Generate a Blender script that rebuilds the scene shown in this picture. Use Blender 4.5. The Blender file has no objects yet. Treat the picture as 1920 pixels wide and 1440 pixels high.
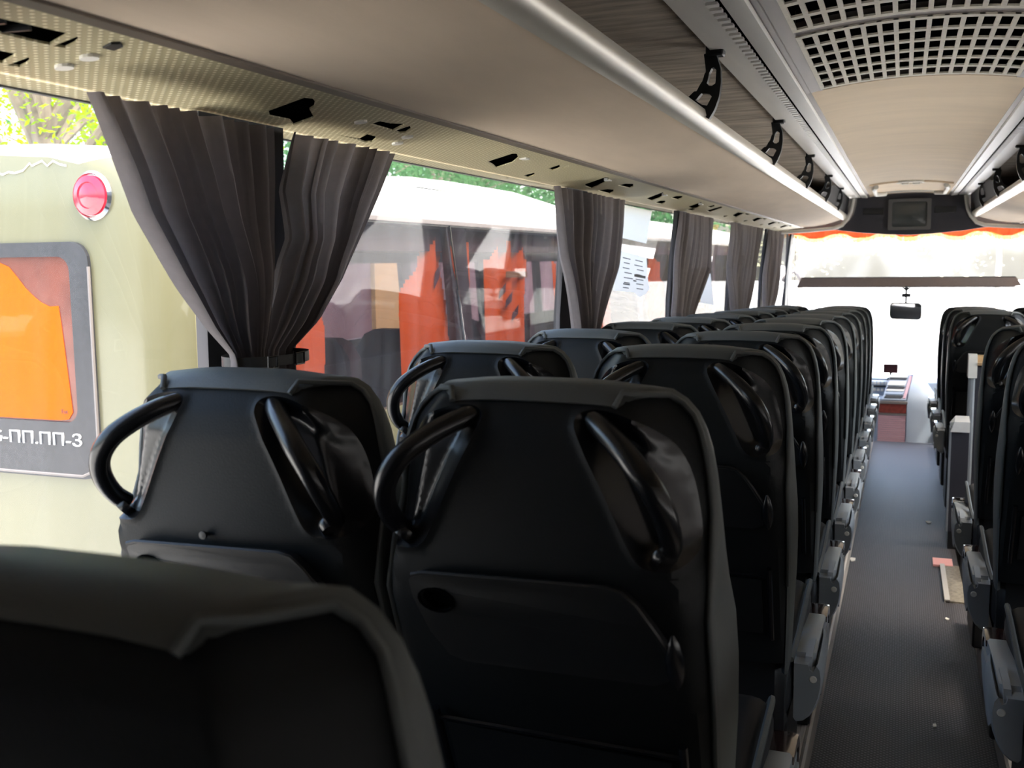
import bpy, bmesh, math, random
from mathutils import Vector, Matrix, geometry
R = math.radians
random.seed(7)
C = bpy.context.scene.collection
scn = bpy.context.scene

# ------------------------------------------------------------------ camera, sky, sun, exposure
cam = bpy.data.objects.new('camera', bpy.data.cameras.new('camera')); C.objects.link(cam)
psi, phi, roll = R(21.067), R(6.871), R(-0.651)
cs, sn, cp, sp = math.cos(psi), math.sin(psi), math.cos(phi), math.sin(phi)
fw = Vector((-sn*cp, cs*cp, -sp)); rt = Vector((cs, sn, 0)); up = rt.cross(fw)
rt2 = rt*math.cos(roll)+up*math.sin(roll); up2 = -rt*math.sin(roll)+up*math.cos(roll)
mw = Matrix((rt2, up2, -fw)).transposed().to_4x4(); mw.translation = (0, 0, 1.5)
cam.matrix_world = mw
cam.data.sensor_width = 36; cam.data.lens = 1902.6/1920*36
cam.data.clip_start = .02; cam.data.clip_end = 400
cam.data.dof.use_dof = True; cam.data.dof.focus_distance = 2.4; cam.data.dof.aperture_fstop = 8
scn.camera = cam

SUN_EL, SUN_AZ = R(62), R(104)          # azimuth clockwise from +Y (bus nose): over the right side, slightly behind
world = bpy.data.worlds.new('sky'); scn.world = world; world.use_nodes = True
wn = world.node_tree; bg = wn.nodes['Background']
sky = wn.nodes.new('ShaderNodeTexSky'); sky.sky_type = 'NISHITA'; sky.sun_disc = False
sky.sun_elevation = SUN_EL; sky.sun_rotation = SUN_AZ; sky.air_density = 1.0; sky.dust_density = 5.0; sky.ozone_density = .4
wn.links.new(sky.outputs[0], bg.inputs[0]); bg.inputs[1].default_value = 1.7
sl = bpy.data.lights.new('sun', 'SUN'); sl.energy = 3.2; sl.angle = R(.6); sl.color = (1, .95, .87)
so = bpy.data.objects.new('sun', sl); C.objects.link(so); so.location = (10, -3, 20)
sd = Vector((math.sin(SUN_AZ)*math.cos(SUN_EL), math.cos(SUN_AZ)*math.cos(SUN_EL), math.sin(SUN_EL)))
so.rotation_euler = sd.to_track_quat('Z', 'Y').to_euler()
vs = scn.view_settings
scn.display_settings.display_device = 'sRGB'
vs.view_transform = 'Standard'; vs.look = 'None'; vs.gamma = 1; vs.use_curve_mapping = False
vs.exposure = 0.62
cy = scn.cycles
cy.use_denoising = True
cy.max_bounces = 14; cy.diffuse_bounces = 8; cy.glossy_bounces = 5; cy.transparent_max_bounces = 24
cy.transmission_bounces = 8; cy.sample_clamp_indirect = 8

# ------------------------------------------------------------------ materials
def lin(c):
    return tuple(((x/255)/12.92 if x/255 <= .04045 else ((x/255+.055)/1.055)**2.4) for x in c)+(1,)
def mat(name, rgb, rough=.6, metal=0, noise=None, bump=None, spec=.5, coat=0):
    """noise=(scale, amount, stretch) varies the colour, bump=(scale, strength, stretch) the relief"""
    m = bpy.data.materials.new(name); m.use_nodes = True
    n, l = m.node_tree.nodes, m.node_tree.links; b = n['Principled BSDF']
    col = lin(rgb); b.inputs['Base Color'].default_value = col
    b.inputs['Roughness'].default_value = rough; b.inputs['Metallic'].default_value = metal
    b.inputs['Specular IOR Level'].default_value = spec
    if coat: b.inputs['Coat Weight'].default_value = coat; b.inputs['Coat Roughness'].default_value = .08
    def tex(scale, stretch):
        t = n.new('ShaderNodeTexCoord'); mp = n.new('ShaderNodeMapping'); mp.inputs['Scale'].default_value = stretch
        z = n.new('ShaderNodeTexNoise'); z.inputs['Scale'].default_value = scale; z.inputs['Detail'].default_value = 4
        l.new(t.outputs['Object'], mp.inputs[0]); l.new(mp.outputs[0], z.inputs['Vector']); return z
    if noise:
        z = tex(noise[0], noise[2] if len(noise) > 2 else (1, 1, 1))
        r = n.new('ShaderNodeValToRGB'); a = noise[1]
        r.color_ramp.elements[0].position = .3; r.color_ramp.elements[1].position = .7
        r.color_ramp.elements[0].color = tuple(c*(1-a) for c in col[:3])+(1,)
        r.color_ramp.elements[1].color = tuple(min(1, c*(1+a)) for c in col[:3])+(1,)
        l.new(z.outputs[0], r.inputs[0]); l.new(r.outputs[0], b.inputs['Base Color'])
    if bump:
        z = tex(bump[0], bump[2] if len(bump) > 2 else (1, 1, 1))
        bp = n.new('ShaderNodeBump'); bp.inputs['Strength'].default_value = bump[1]; bp.inputs['Distance'].default_value = .004
        l.new(z.outputs[0], bp.inputs['Height']); l.new(bp.outputs[0], b.inputs['Normal'])
    return m
def glass(name, tint=(1, 1, 1), gloss=.06, dust_veil=0., rough=.02):
    m = bpy.data.materials.new(name); m.use_nodes = True
    n, l = m.node_tree.nodes, m.node_tree.links; n.remove(n['Principled BSDF']); out = n['Material Output']
    t = n.new('ShaderNodeBsdfTransparent'); t.inputs[0].default_value = tint+(1,)
    g = n.new('ShaderNodeBsdfGlossy'); g.inputs['Roughness'].default_value = rough
    mx = n.new('ShaderNodeMixShader'); fr = n.new('ShaderNodeLayerWeight'); fr.inputs[0].default_value = .5
    pw = n.new('ShaderNodeMath'); pw.operation = 'POWER'; pw.inputs[1].default_value = 4
    mul = n.new('ShaderNodeMath'); mul.operation = 'MULTIPLY_ADD'; mul.inputs[1].default_value = .7; mul.inputs[2].default_value = gloss
    l.new(fr.outputs['Facing'], pw.inputs[0]); l.new(pw.outputs[0], mul.inputs[0]); l.new(mul.outputs[0], mx.inputs[0])
    l.new(t.outputs[0], mx.inputs[1]); l.new(g.outputs[0], mx.inputs[2]); last = mx
    if dust_veil:
        tr = n.new('ShaderNodeBsdfTranslucent'); tr.inputs[0].default_value = (.9, .9, .86, 1)
        m2 = n.new('ShaderNodeMixShader'); z = n.new('ShaderNodeTexNoise'); z.inputs['Scale'].default_value = 3
        tc = n.new('ShaderNodeTexCoord'); mp = n.new('ShaderNodeMapping'); mp.inputs['Scale'].default_value = (1, 6, .6)
        l.new(tc.outputs['Object'], mp.inputs[0]); l.new(mp.outputs[0], z.inputs['Vector'])
        mr = n.new('ShaderNodeMapRange'); mr.inputs[1].default_value = .35; mr.inputs[2].default_value = .75
        mr.inputs[3].default_value = dust_veil*.3; mr.inputs[4].default_value = dust_veil
        l.new(z.outputs[0], mr.inputs[0]); l.new(mr.outputs[0], m2.inputs[0])
        l.new(mx.outputs[0], m2.inputs[1]); l.new(tr.outputs[0], m2.inputs[2]); last = m2
    l.new(last.outputs[0], out.inputs[0])
    return m
def cloth(name, rgb, trans=.5, noise=.1):
    m = bpy.data.materials.new(name); m.use_nodes = True
    n, l = m.node_tree.nodes, m.node_tree.links; n.remove(n['Principled BSDF']); out = n['Material Output']
    d = n.new('ShaderNodeBsdfDiffuse'); t = n.new('ShaderNodeBsdfTranslucent'); mx = n.new('ShaderNodeMixShader')
    mx.inputs[0].default_value = trans
    c = lin(rgb)
    z = n.new('ShaderNodeTexNoise'); z.inputs['Scale'].default_value = 60
    tc = n.new('ShaderNodeTexCoord'); l.new(tc.outputs['Object'], z.inputs['Vector'])
    r = n.new('ShaderNodeValToRGB')
    r.color_ramp.elements[0].color = tuple(x*(1-noise) for x in c[:3])+(1,); r.color_ramp.elements[1].color = tuple(min(1, x*(1+noise)) for x in c[:3])+(1,)
    l.new(z.outputs[0], r.inputs[0]); l.new(r.outputs[0], d.inputs[0]); l.new(r.outputs[0], t.inputs[0])
    l.new(d.outputs[0], mx.inputs[1]); l.new(t.outputs[0], mx.inputs[2]); l.new(mx.outputs[0], out.inputs[0])
    return m
def dotted(name, base, dot, pitch, rough=.6, size=.25, bumpy=.3):
    """small raised dots on a square lattice (object coordinates, x-y)"""
    m = mat(name, base, rough, noise=(4, .05)); n, l = m.node_tree.nodes, m.node_tree.links; b = n['Principled BSDF']
    t = n.new('ShaderNodeTexCoord'); mp = n.new('ShaderNodeMapping'); mp.inputs['Scale'].default_value = (1/pitch, 1/pitch, 0)
    mp.inputs['Rotation'].default_value = (0, 0, R(45))
    fr = n.new('ShaderNodeVectorMath'); fr.operation = 'FRACTION'
    sb = n.new('ShaderNodeVectorMath'); sb.operation = 'SUBTRACT'; sb.inputs[1].default_value = (.5, .5, 0)
    ln = n.new('ShaderNodeVectorMath'); ln.operation = 'LENGTH'
    mr = n.new('ShaderNodeMapRange'); mr.inputs[1].default_value = size; mr.inputs[2].default_value = size*.5; mr.inputs[3].default_value = 0; mr.inputs[4].default_value = 1
    l.new(t.outputs['Object'], mp.inputs[0]); l.new(mp.outputs[0], fr.inputs[0]); l.new(fr.outputs[0], sb.inputs[0]); l.new(sb.outputs[0], ln.inputs[0]); l.new(ln.outputs['Value'], mr.inputs[0])
    mx = n.new('ShaderNodeMix'); mx.data_type = 'RGBA'; mx.inputs[6].default_value = lin(base); mx.inputs[7].default_value = lin(dot)
    l.new(mr.outputs[0], mx.inputs[0])
    old = b.inputs['Base Color'].links
    if old: l.new(old[0].from_socket, mx.inputs[6])
    l.new(mx.outputs[2], b.inputs['Base Color'])
    bp = n.new('ShaderNodeBump'); bp.inputs['Strength'].default_value = bumpy; bp.inputs['Distance'].default_value = .002
    l.new(mr.outputs[0], bp.inputs['Height']); l.new(bp.outputs[0], b.inputs['Normal'])
    return m

M = {}
M['shell'] = mat('seat shell black', (18, 21, 23), .62, bump=(320, .12), spec=.22)
M['shell_b'] = mat('seat shell black b', (40, 42, 50), .5, bump=(320, .12))
M['cover'] = mat('seat grey leatherette', (84, 88, 88), .58, noise=(6, .06), bump=(260, .12), spec=.35)
M['gloss'] = mat('gloss black plastic', (14, 15, 18), .26)
M['black'] = mat('black plastic', (20, 22, 24), .5)
M['tray'] = mat('tray black plastic', (15, 16, 18), .5, bump=(400, .1))
M['grey'] = mat('grey plastic', (142, 148, 152), .5, noise=(5, .05))
M['cap'] = mat('dark walnut gloss cap', (52, 34, 32), .12, coat=1)
M['cush'] = mat('cushion black', (22, 24, 28), .6)
M['steel'] = mat('brushed steel', (150, 150, 150), .35, 1)
M['darkmetal'] = mat('black base metal', (26, 27, 30), .45)
M['beige'] = mat('beige fabric', (212, 194, 172), .85, noise=(9, .06, (1, .25, 1)), bump=(40, .25, (1, .12, 1)))
M['roofbeige'] = mat('beige roof lining', (240, 221, 194), .85, noise=(9, .05, (.25, 1, 1)), bump=(30, .25, (.15, 1, 1)))
M['service'] = dotted('cream service panel', (172, 162, 126), (232, 224, 190), .0125, .55, .3)
M['seam'] = mat('seam strip', (120, 108, 96), .5)
M['lip'] = mat('rack lip trim', (205, 200, 188), .35, .35)
M['carpetwall'] = mat('grey rack carpet', (178, 168, 154), .95, noise=(14, .35, (.35, 2, 2)), bump=(60, .6, (.3, 2, 2)))
M['silver'] = mat('silver strip', (246, 244, 238), .42, 0, noise=(20, .04, (1, .1, 1)))
M['white'] = mat('white plastic', (228, 226, 218), .5)
M['grille'] = mat('grille cream', (222, 216, 200), .6, noise=(60, .08))
M['void'] = mat('cavity shade', (8, 8, 9), .95, spec=0)  # shade inside openings and recesses is put into this near-black colour
M['gap'] = mat('grey gap trim', (126, 118, 114), .5)
M['bulk'] = mat('bulkhead vinyl', (48, 48, 56), .6, bump=(200, .15))
M['baycover'] = mat('black bay moulding', (30, 30, 34), .7, spec=.2)
M['monitor'] = mat('monitor frame', (92, 92, 92), .5)
M['screen'] = mat('monitor glass', (70, 74, 74), .12, noise=(3, .1))
M['wall'] = mat('wall grey', (96, 98, 100), .7)
M['pillar'] = mat('pillar black', (20, 21, 25), .6)
M['floor'] = dotted('aisle carpet', (20, 18, 21), (104, 97, 103), .0135, .6, .34, .5)
M['floor'].node_tree.nodes['Principled BSDF'].inputs['Sheen Weight'].default_value = .08
M['podium'] = mat('podium lino', (98, 92, 88), .7, noise=(30, .2))
M['alu'] = mat('ribbed aluminium', (196, 190, 182), .45, .2)
M['curtain'] = cloth('taupe curtain', (128, 122, 122), .25)
M['orange'] = cloth('orange curtain', (255, 122, 22), .45)
M['valance'] = cloth('orange valance', (226, 92, 54), .3)
M['fringe'] = cloth('yellow fringe', (240, 178, 84), .35)
M['glass'] = glass('window glass', (.45, .465, .45), .02, .02)
M['wglass'] = glass('windscreen glass', (.98, 1, .98), .02, .14)  # translucent dust added so the view ahead carries a white glare veil
M['visor'] = cloth('brown blind', (124, 112, 106), .2)
M['paper'] = cloth('white paper', (252, 252, 250), .8, .01)
M['yellowpaper'] = cloth('yellow paper', (255, 222, 20), .8, .01)
M['ink'] = mat('ink', (70, 74, 80), .7)
M['mirror'] = mat('mirror', (230, 230, 235), .03, 1)
M['console'] = mat('console blue grey', (168, 182, 200), .5)
M['slat'] = mat('pinkish slatted front', (214, 172, 180), .5)
M['wood'] = mat('red wood strip', (140, 62, 52), .4, noise=(30, .3))
M['panel'] = mat('pale control panel', (176, 190, 208), .4)
M['tan'] = mat('tan ledge', (190, 160, 120), .6)
M['litter'] = mat('white scrap', (225, 222, 214), .8)
M['tape'] = mat('pink tape', (235, 170, 165), .6)
M['plate'] = mat('scuffed plate', (150, 140, 124), .5, .5, noise=(60, .3))
M['busbody'] = mat('cream bus paint', (112, 109, 82), .32, noise=(2.5, .05), coat=.4)
M['busroof'] = mat('pale bus roof', (222, 220, 206), .4, noise=(3, .04))
M['busdark'] = mat('bus black frame', (46, 46, 50), .35, noise=(70, .25))
M['busglass'] = glass('tinted bus glass', (.66, .53, .58), .05, .02)
M['busin'] = mat('bus interior maroon', (66, 44, 50), .8)
M['brown'] = mat('rear glass brown', (112, 62, 50), .2, noise=(8, .2))
M['lampred'] = mat('red lamp lens', (205, 14, 50), .25, coat=1)
M['chrome'] = mat('chrome', (225, 225, 225), .12, 1)
M['lettering'] = mat('white lettering', (235, 235, 235), .4)
M['peel'] = mat('peeled paint', (238, 236, 224), .6)
M['concrete'] = mat('pale concrete', (222, 219, 212), .9, noise=(.6, .08))
M['bark'] = mat('bark', (128, 116, 104), .9, noise=(12, .3, (1, 1, .2)), bump=(20, .8))
M['leaf'] = cloth('fresh leaf', (150, 190, 30), .5, .35)
M['leafd'] = cloth('dark leaf', (66, 104, 66), .4, .4)
M['ochre'] = mat('ochre wall', (118, 98, 56), .8, noise=(3, .1))
M['mauve'] = mat('mauve wall', (64, 47, 53), .8, noise=(1.2, .2))
M['scree'] = mat('gps screen', (58, 34, 36), .15)

# ------------------------------------------------------------------ mesh helpers
class MB:
    def __init__(s): s.v = []; s.f = []; s.m = []
    def add(s, vs, fs, mi=0):
        o = len(s.v); s.v += [tuple(v) for v in vs]; s.f += [tuple(i+o for i in f) for f in fs]; s.m += [mi]*len(fs); return s
    def box(s, x0, x1, y0, y1, z0, z1, mi=0, c=0):
        if c:
            r = []
            for z, k in ((z0, c), (z0+c, 0), (z1-c, 0), (z1, c)):
                xs0, xs1, ys0, ys1 = x0+k, x1-k, y0+k, y1-k
                r.append([(xs0+c*(not k), ys0, z), (xs1-c*(not k), ys0, z), (xs1, ys0+c*(not k), z), (xs1, ys1-c*(not k), z), (xs1-c*(not k), ys1, z), (xs0+c*(not k), ys1, z), (xs0, ys1-c*(not k), z), (xs0, ys0+c*(not k), z)])
            return s.loft(r, mi=mi)
        return s.add([(x, y, z) for z in (z0, z1) for y in (y0, y1) for x in (x0, x1)],
                     [(0, 2, 3, 1), (4, 5, 7, 6), (0, 1, 5, 4), (2, 6, 7, 3), (0, 4, 6, 2), (1, 3, 7, 5)], mi)
    def loft(s, rings, cap=True, closed=True, mi=0):
        n = len(rings[0]); vs = [p for r in rings for p in r]; fs = []
        for i in range(len(rings)-1):
            for j in range(n if closed else n-1):
                k = (j+1) % n; fs.append((i*n+j, i*n+k, (i+1)*n+k, (i+1)*n+j))
        if cap and closed: fs.append(tuple(range(n-1, -1, -1))); fs.append(tuple((len(rings)-1)*n+j for j in range(n)))
        return s.add(vs, fs, mi)
    def tube(s, path, r, n=8, mi=0, cap=True):
        P = [Vector(p) for p in path]; rings = []; ref = None
        for i, p in enumerate(P):
            t = (P[min(i+1, len(P)-1)]-P[max(i-1, 0)]).normalized()
            if ref is None: ref = t.orthogonal().normalized()
            ref = (ref-t*ref.dot(t)).normalized(); b = t.cross(ref)
            rr = r[i] if isinstance(r, (list, tuple)) else r
            rings.append([p+(ref*math.cos(a)+b*math.sin(a))*rr for a in (2*math.pi*k/n for k in range(n))])
        return s.loft(rings, cap, mi=mi)
    def prism(s, poly, fn, d0, d1, mi=0, holes=()):
        """poly (a,b) extruded from depth d0 to d1; fn(a,b,d) -> xyz"""
        loops = [list(poly)]+[list(h) for h in holes]
        flat = [p for lp in loops for p in lp]
        tris = geometry.tessellate_polygon([[Vector((a, b, 0)) for a, b in lp] for lp in loops])
        n = len(flat); vs = [fn(a, b, d0) for a, b in flat]+[fn(a, b, d1) for a, b in flat]
        fs = [tuple(t) for t in tris]+[tuple(i+n for i in reversed(t)) for t in tris]
        o = 0
        for lp in loops:
            for j in range(len(lp)):
                k = (j+1) % len(lp); fs.append((o+j, o+k, o+k+n, o+j+n))
            o += len(lp)
        return s.add(vs, fs, mi)
    def grid(s, fn, nu, nv, mi=0):
        vs = [fn(i/(nu-1), j/(nv-1)) for j in range(nv) for i in range(nu)]
        return s.add(vs, [(j*nu+i, j*nu+i+1, (j+1)*nu+i+1, (j+1)*nu+i) for j in range(nv-1) for i in range(nu-1)], mi)
    def lathe(s, prof, o, axis, n=24, mi=0):
        ax = Vector(axis).normalized(); u = ax.orthogonal().normalized(); w = ax.cross(u); o = Vector(o)
        return s.loft([[o+ax*h+(u*math.cos(a)+w*math.sin(a))*max(r, 1e-4) for a in (2*math.pi*k/n for k in range(n))] for r, h in prof], mi=mi)
    def mesh(s, name, mats, smooth=38, mirror=False):
        me = bpy.data.meshes.new(name)
        v = [(-x, y, z) for x, y, z in s.v] if mirror else s.v
        me.from_pydata(v, [], s.f); me.update()
        for m in (mats if isinstance(mats, (list, tuple)) else [mats]): me.materials.append(m)
        if max(s.m, default=0): me.polygons.foreach_set('material_index', s.m)
        bm = bmesh.new(); bm.from_mesh(me); bmesh.ops.recalc_face_normals(bm, faces=bm.faces)
        bm.to_mesh(me); bm.free()
        if smooth:
            me.polygons.foreach_set('use_smooth', [True]*len(me.polygons)); me.set_sharp_from_angle(angle=R(smooth))
        return me
    def obj(s, name, mats, parent=None, smooth=38, mirror=False, **props):
        o = bpy.data.objects.new(name, s.mesh(name, mats, smooth, mirror)); C.objects.link(o)
        if parent: o.parent = parent
        for k, v in props.items(): o[k] = v
        return o
def thing(name, label, cat, loc=(0, 0, 0), rz=0, group=None):
    o = bpy.data.objects.new(name, None); C.objects.link(o); o.location = loc; o.rotation_euler = (0, 0, rz)
    o.empty_display_size = .1; return tag(o, label, cat, group)
def tag(o, label, cat, group=None):
    o['label'] = label; o['category'] = cat
    if group: o['group'] = group
    return o
def struct(o): o['kind'] = 'structure'; return o
def copy_tree(o, parent=None):
    c = o.copy(); C.objects.link(c)
    if parent: c.parent = parent
    for ch in list(kids[o.name]) if o.name in kids else []: copy_tree(ch, c)
    return c
kids = {}
def index_kids():
    kids.clear()
    for o in bpy.data.objects:
        if o.parent: kids.setdefault(o.parent.name, []).append(o)
def lerp(tab, x):
    if x <= tab[0][0]: return tab[0][1]
    for (a, b), (c, d) in zip(tab, tab[1:]):
        if x <= c: return b+(d-b)*(x-a)/(c-a)
    return tab[-1][1]
def sm(t): t = max(0, min(1, t)); return t*t*(3-2*t)
def rrect(x0, x1, y0, y1, r, n=5):
    pts = []
    for cx, cy_, a0 in ((x1-r, y1-r, 0), (x0+r, y1-r, 90), (x0+r, y0+r, 180), (x1-r, y0+r, 270)):
        pts += [(cx+r*math.cos(R(a0+90*k/n)), cy_+r*math.sin(R(a0+90*k/n))) for k in range(n+1)]
    return pts
XY = lambda z: (lambda a, b, d: (a, b, z+d))
TH = .031
XM = lambda x: .04-x                    # mirror about the bus centre line

# ------------------------------------------------------------------ bus shell (the setting)
def slab(mb, x0, x1, y0, y1, zt, zb):
    """slab whose top falls with the floor slope"""
    mb.add([(x0, y0, zb), (x1, y0, zb), (x1, y1, zb), (x0, y1, zb), (x0, y0, zt-TH*y0), (x1, y0, zt-TH*y0), (x1, y1, zt-TH*y1), (x0, y1, zt-TH*y1)],
           [(3, 2, 1, 0), (4, 5, 6, 7), (0, 1, 5, 4), (1, 2, 6, 5), (2, 3, 7, 6), (3, 0, 4, 7)])
m = MB(); slab(m, -.23, .332, -1.2, 10.72, 0, -.6); struct(m.obj('floor', M['floor'], smooth=0))
m = MB(); slab(m, -1.25, -.2301, -1.2, 10.4, .10, -.6); struct(m.obj('floor_left', M['podium'], smooth=0))
m = MB(); slab(m, .3321, 1.29, -1.2, 4.85, .10, -.6); slab(m, .3321, 1.29, 6.5, 10.4, .10, -.6); struct(m.obj('floor_right', M['podium'], smooth=0))
m = MB(); m.box(.3321, 1.29, 4.85, 6.5, -.62, -.5); m.box(.6, 1.29, 4.85, 6.5, -.5, -.32); struct(m.obj('floor_stairwell', M['podium'], smooth=0))
m = MB(); m.box(-1.25, 1.29, 10.72, 11.9, -.75, -.6); struct(m.obj('floor_front', M['podium'], smooth=0))
def rail(name, x0, sgn, y0, y1):
    m = MB()
    prof = [(0, -.085), (0, .004), (.008, .010), (.016, .006), (.018, .002)]
    for k in range(4): prof += [(.022+.016*k, .008), (.032+.016*k, .008), (.034+.016*k, .003)]
    prof += [(.088, .004), (.092, 0), (.092, -.002)]
    m.loft([[(x0+sgn*a-sgn*.003, y, .10+b-TH*y) for a, b in prof] for y in (y0, y1)], cap=False, closed=False)
    return struct(m.obj(name, M['alu'], smooth=0))
rail('trim_1', -.23, -1, -1.2, 10.4); rail('trim_2', .332, 1, -1.2, 4.85); rail('trim_3', .332, 1, 6.55, 10.4)
m = MB()
for y0, y1 in ((2.2, 2.8), (3.92, 4.3)):
    m.box(.322, .334, y0, y1, .02-TH*y1, .112-TH*y1, c=.004)
struct(m.obj('trim_4', M['gap'], smooth=0))

def side_wall(side, sx):
    X = (lambda x: x) if sx < 0 else XM
    def bx(m, x0, x1, *r): a, b = X(x0), X(x1); m.box(min(a, b), max(a, b), *r)
    m = MB(); bx(m, -1.25, -1.165, -1.2, 11.8, -.7, .86); bx(m, -1.25, -1.19, -1.2, 11.8, 1.80, 2.2); bx(m, -1.2, -1.15, -1.2, 11.8, 1.785, 1.80); bx(m, -1.2, -1.191, -1.2, 11.8, 1.752, 1.79)
    bx(m, -1.19, -1.12, -1.2, 11.8, .80, .865)
    struct(m.obj('wall_'+side, M['wall'], smooth=0))
    piers = [(-1.2, -1.0), (1.525, 1.775), (3.54, 3.78), (5.42, 5.65), (7.38, 7.6), (9.15, 9.38), (11.2, 11.45)]
    for i, (a, b) in enumerate(piers):
        m = MB(); m.loft([[(X(x0), y-dy, z) for x0, y in ((xo, a), (xo, b), (xi, b), (xi, a))] for z, xo, xi, dy in ((.86, -1.206, -1.180, 0), (1.3, -1.19, -1.166, .02), (1.757, -1.136, -1.112, .085))])
        struct(m.obj('trim_%d' % (10+i+(20 if sx > 0 else 0)), M['pillar'], smooth=0))
    for i in range(6):
        m = MB(); a, c = X(-1.205), X(-1.14); m.add([(a, piers[i][1], .86), (a, piers[i+1][0], .86), (c, piers[i+1][0]-.085, 1.758), (c, piers[i][1]-.085, 1.758)], [(0, 1, 2, 3)])
        struct(m.obj('window_%d' % (1+i+(10 if sx > 0 else 0)), M['glass'], smooth=0))
side_wall('left', -1); side_wall('right', 1)
m = MB(); m.box(-1.25, 1.29, -1.3, -1.2, -.7, 2.2); struct(m.obj('wall_back', M['wall'], smooth=0))
m = MB(); m.box(-1.25, 1.29, 11.75, 11.85, -.75, -.05); m.box(-1.25, 1.29, 11.62, 11.72, 1.80, 2.2); struct(m.obj('wall_front', M['wall'], smooth=0))
m = MB(); m.add([(-1.22, 11.80, -.05), (1.26, 11.80, -.05), (1.26, 11.66, 1.80), (-1.22, 11.66, 1.80)], [(0, 1, 2, 3)]); struct(m.obj('window_20', M['wglass'], smooth=0))
for nm, xa, xb in (('trim_8', -1.25, -1.17), ('trim_9', 1.21, 1.29)):
    m = MB(); m.loft([[(xa, 11.45, z), (xb, 11.45, z), (xb, 11.82-.08*(z > 1), z), (xa, 11.82-.08*(z > 1), z)] for z in (-.7, 1.8)]); struct(m.obj(nm, M['gap'], smooth=0))
m = MB(); m.box(-1.25, 1.29, -1.3, 11.75, 2.2, 2.26); struct(m.obj('roof', M['busroof'], smooth=0))

# ceiling: arched lining before and behind the two grilles
def arch(x): return 2.05+.032*(1-((x-.02)/.345)**2)
def arched(m, x0, x1, y0, y1, th=.02, n=14, dz=0):
    xs = [x0+(x1-x0)*i/n for i in range(n+1)]
    m.loft([[(x, y, arch(x)+dz) for x in xs]+[(x, y, arch(x)+dz+th) for x in reversed(xs)] for y in (y0, y1)])
m = MB(); arched(m, -.312, .352, -1.2, 1.80); arched(m, -.312, .352, 3.64, 10.02); struct(m.obj('ceiling', M['roofbeige']))
m = MB(); arched(m, -.325, -.272, 1.80, 3.64, n=4); arched(m, .312, .365, 1.80, 3.64, n=4); arched(m, -.28, .32, 2.685, 2.742, .02); arched(m, -.28, .32, 3.60, 3.64, .02, dz=.004)
arched(m, -.28, .32, 1.8, 1.84); m.box(-.33, -.310, -1.2, 10.02, 2.052, 2.072); m.box(.35, .37, -1.2, 10.02, 2.052, 2.072)
struct(m.obj('trim_5', M['gap']))
def grille(y0, y1, label):
    t = thing('ceiling_grille', label, 'grille', (.02, (y0+y1)/2, 2.1), group='air return grilles in the ceiling')
    nx, ny = 15, 6; x0, x1 = -.276, .316
    m = MB(); bx, by = .0115, .027; px, py = (x1-x0-bx)/nx, (y1-y0-by)/ny
    L = lambda x, y, d: (x-.02, y-(y0+y1)/2, arch(x)+d-2.1)
    def bar(xa, xb, ya, yb):
        m.loft([[L(x, ya, -.004), L(x, yb, -.004), L(x, yb, .001), L(x, ya, .001)] for x in (xa, xb)])
    for i in range(nx+1): bar(x0+px*i, x0+px*i+bx, y0, y1)
    for j in range(ny+1):
        for i in range(nx): bar(x0+px*i+bx*.5, x0+px*(i+1)+bx*.5, y0+py*j, y0+py*j+by)
    m.obj('lattice', M['grille'], t, smooth=0, kind='stuff')
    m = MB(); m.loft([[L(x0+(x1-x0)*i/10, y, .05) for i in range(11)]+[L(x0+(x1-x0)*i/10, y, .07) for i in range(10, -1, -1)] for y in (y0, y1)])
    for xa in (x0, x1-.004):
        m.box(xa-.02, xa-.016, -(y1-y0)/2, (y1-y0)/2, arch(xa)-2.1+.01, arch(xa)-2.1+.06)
    m.obj('shade_backing', M['void'], t)  # black sheet putting shade behind the lattice openings
grille(1.84, 2.685, 'perforated cream air grille in the ceiling, the nearer one cut by the top edge')
grille(2.742, 3.60, 'perforated cream air grille in the ceiling, ending at the beige lining')
t = thing('roof_hatch', 'beige roof hatch with round knob near the front bulkhead', 'hatch', (.03, 9.05, 2.09))
m = MB(); xs = [-.30+.06*i for i in range(11)]
m.loft([[(x, y, arch(x+.03)-2.09-.012) for x in xs]+[(x, y, arch(x+.03)-2.09+.004) for x in reversed(xs)] for y in (-.62, .62)]); m.obj('hatch_panel', M['roofbeige'], t)
m = MB(); m.lathe([(.12, 0), (.115, -.018), (.085, -.022), (.08, -.008), (.0, -.008)], (0, -.55, -.004), (0, 0, 1)); m.box(-.07, -.012, -.59, -.53, -.035, -.012, c=.006); m.box(.012, .07, -.59, -.53, -.035, -.012, c=.006)
m.obj('knob', M['grille'], t)
for s in (-1, 1):
    m = MB(); m.tube([(s*.25, -.58, -.05), (s*.27, -.4, -.055), (s*.27, .3, -.055), (s*.2, .42, -.045)], .018); m.obj('handle', M['white'], t)
m = MB(); m.box(-.27, .27, .40, .44, -.035, .0, c=.008); m.obj('edge_bar', M['white'], t)

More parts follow.
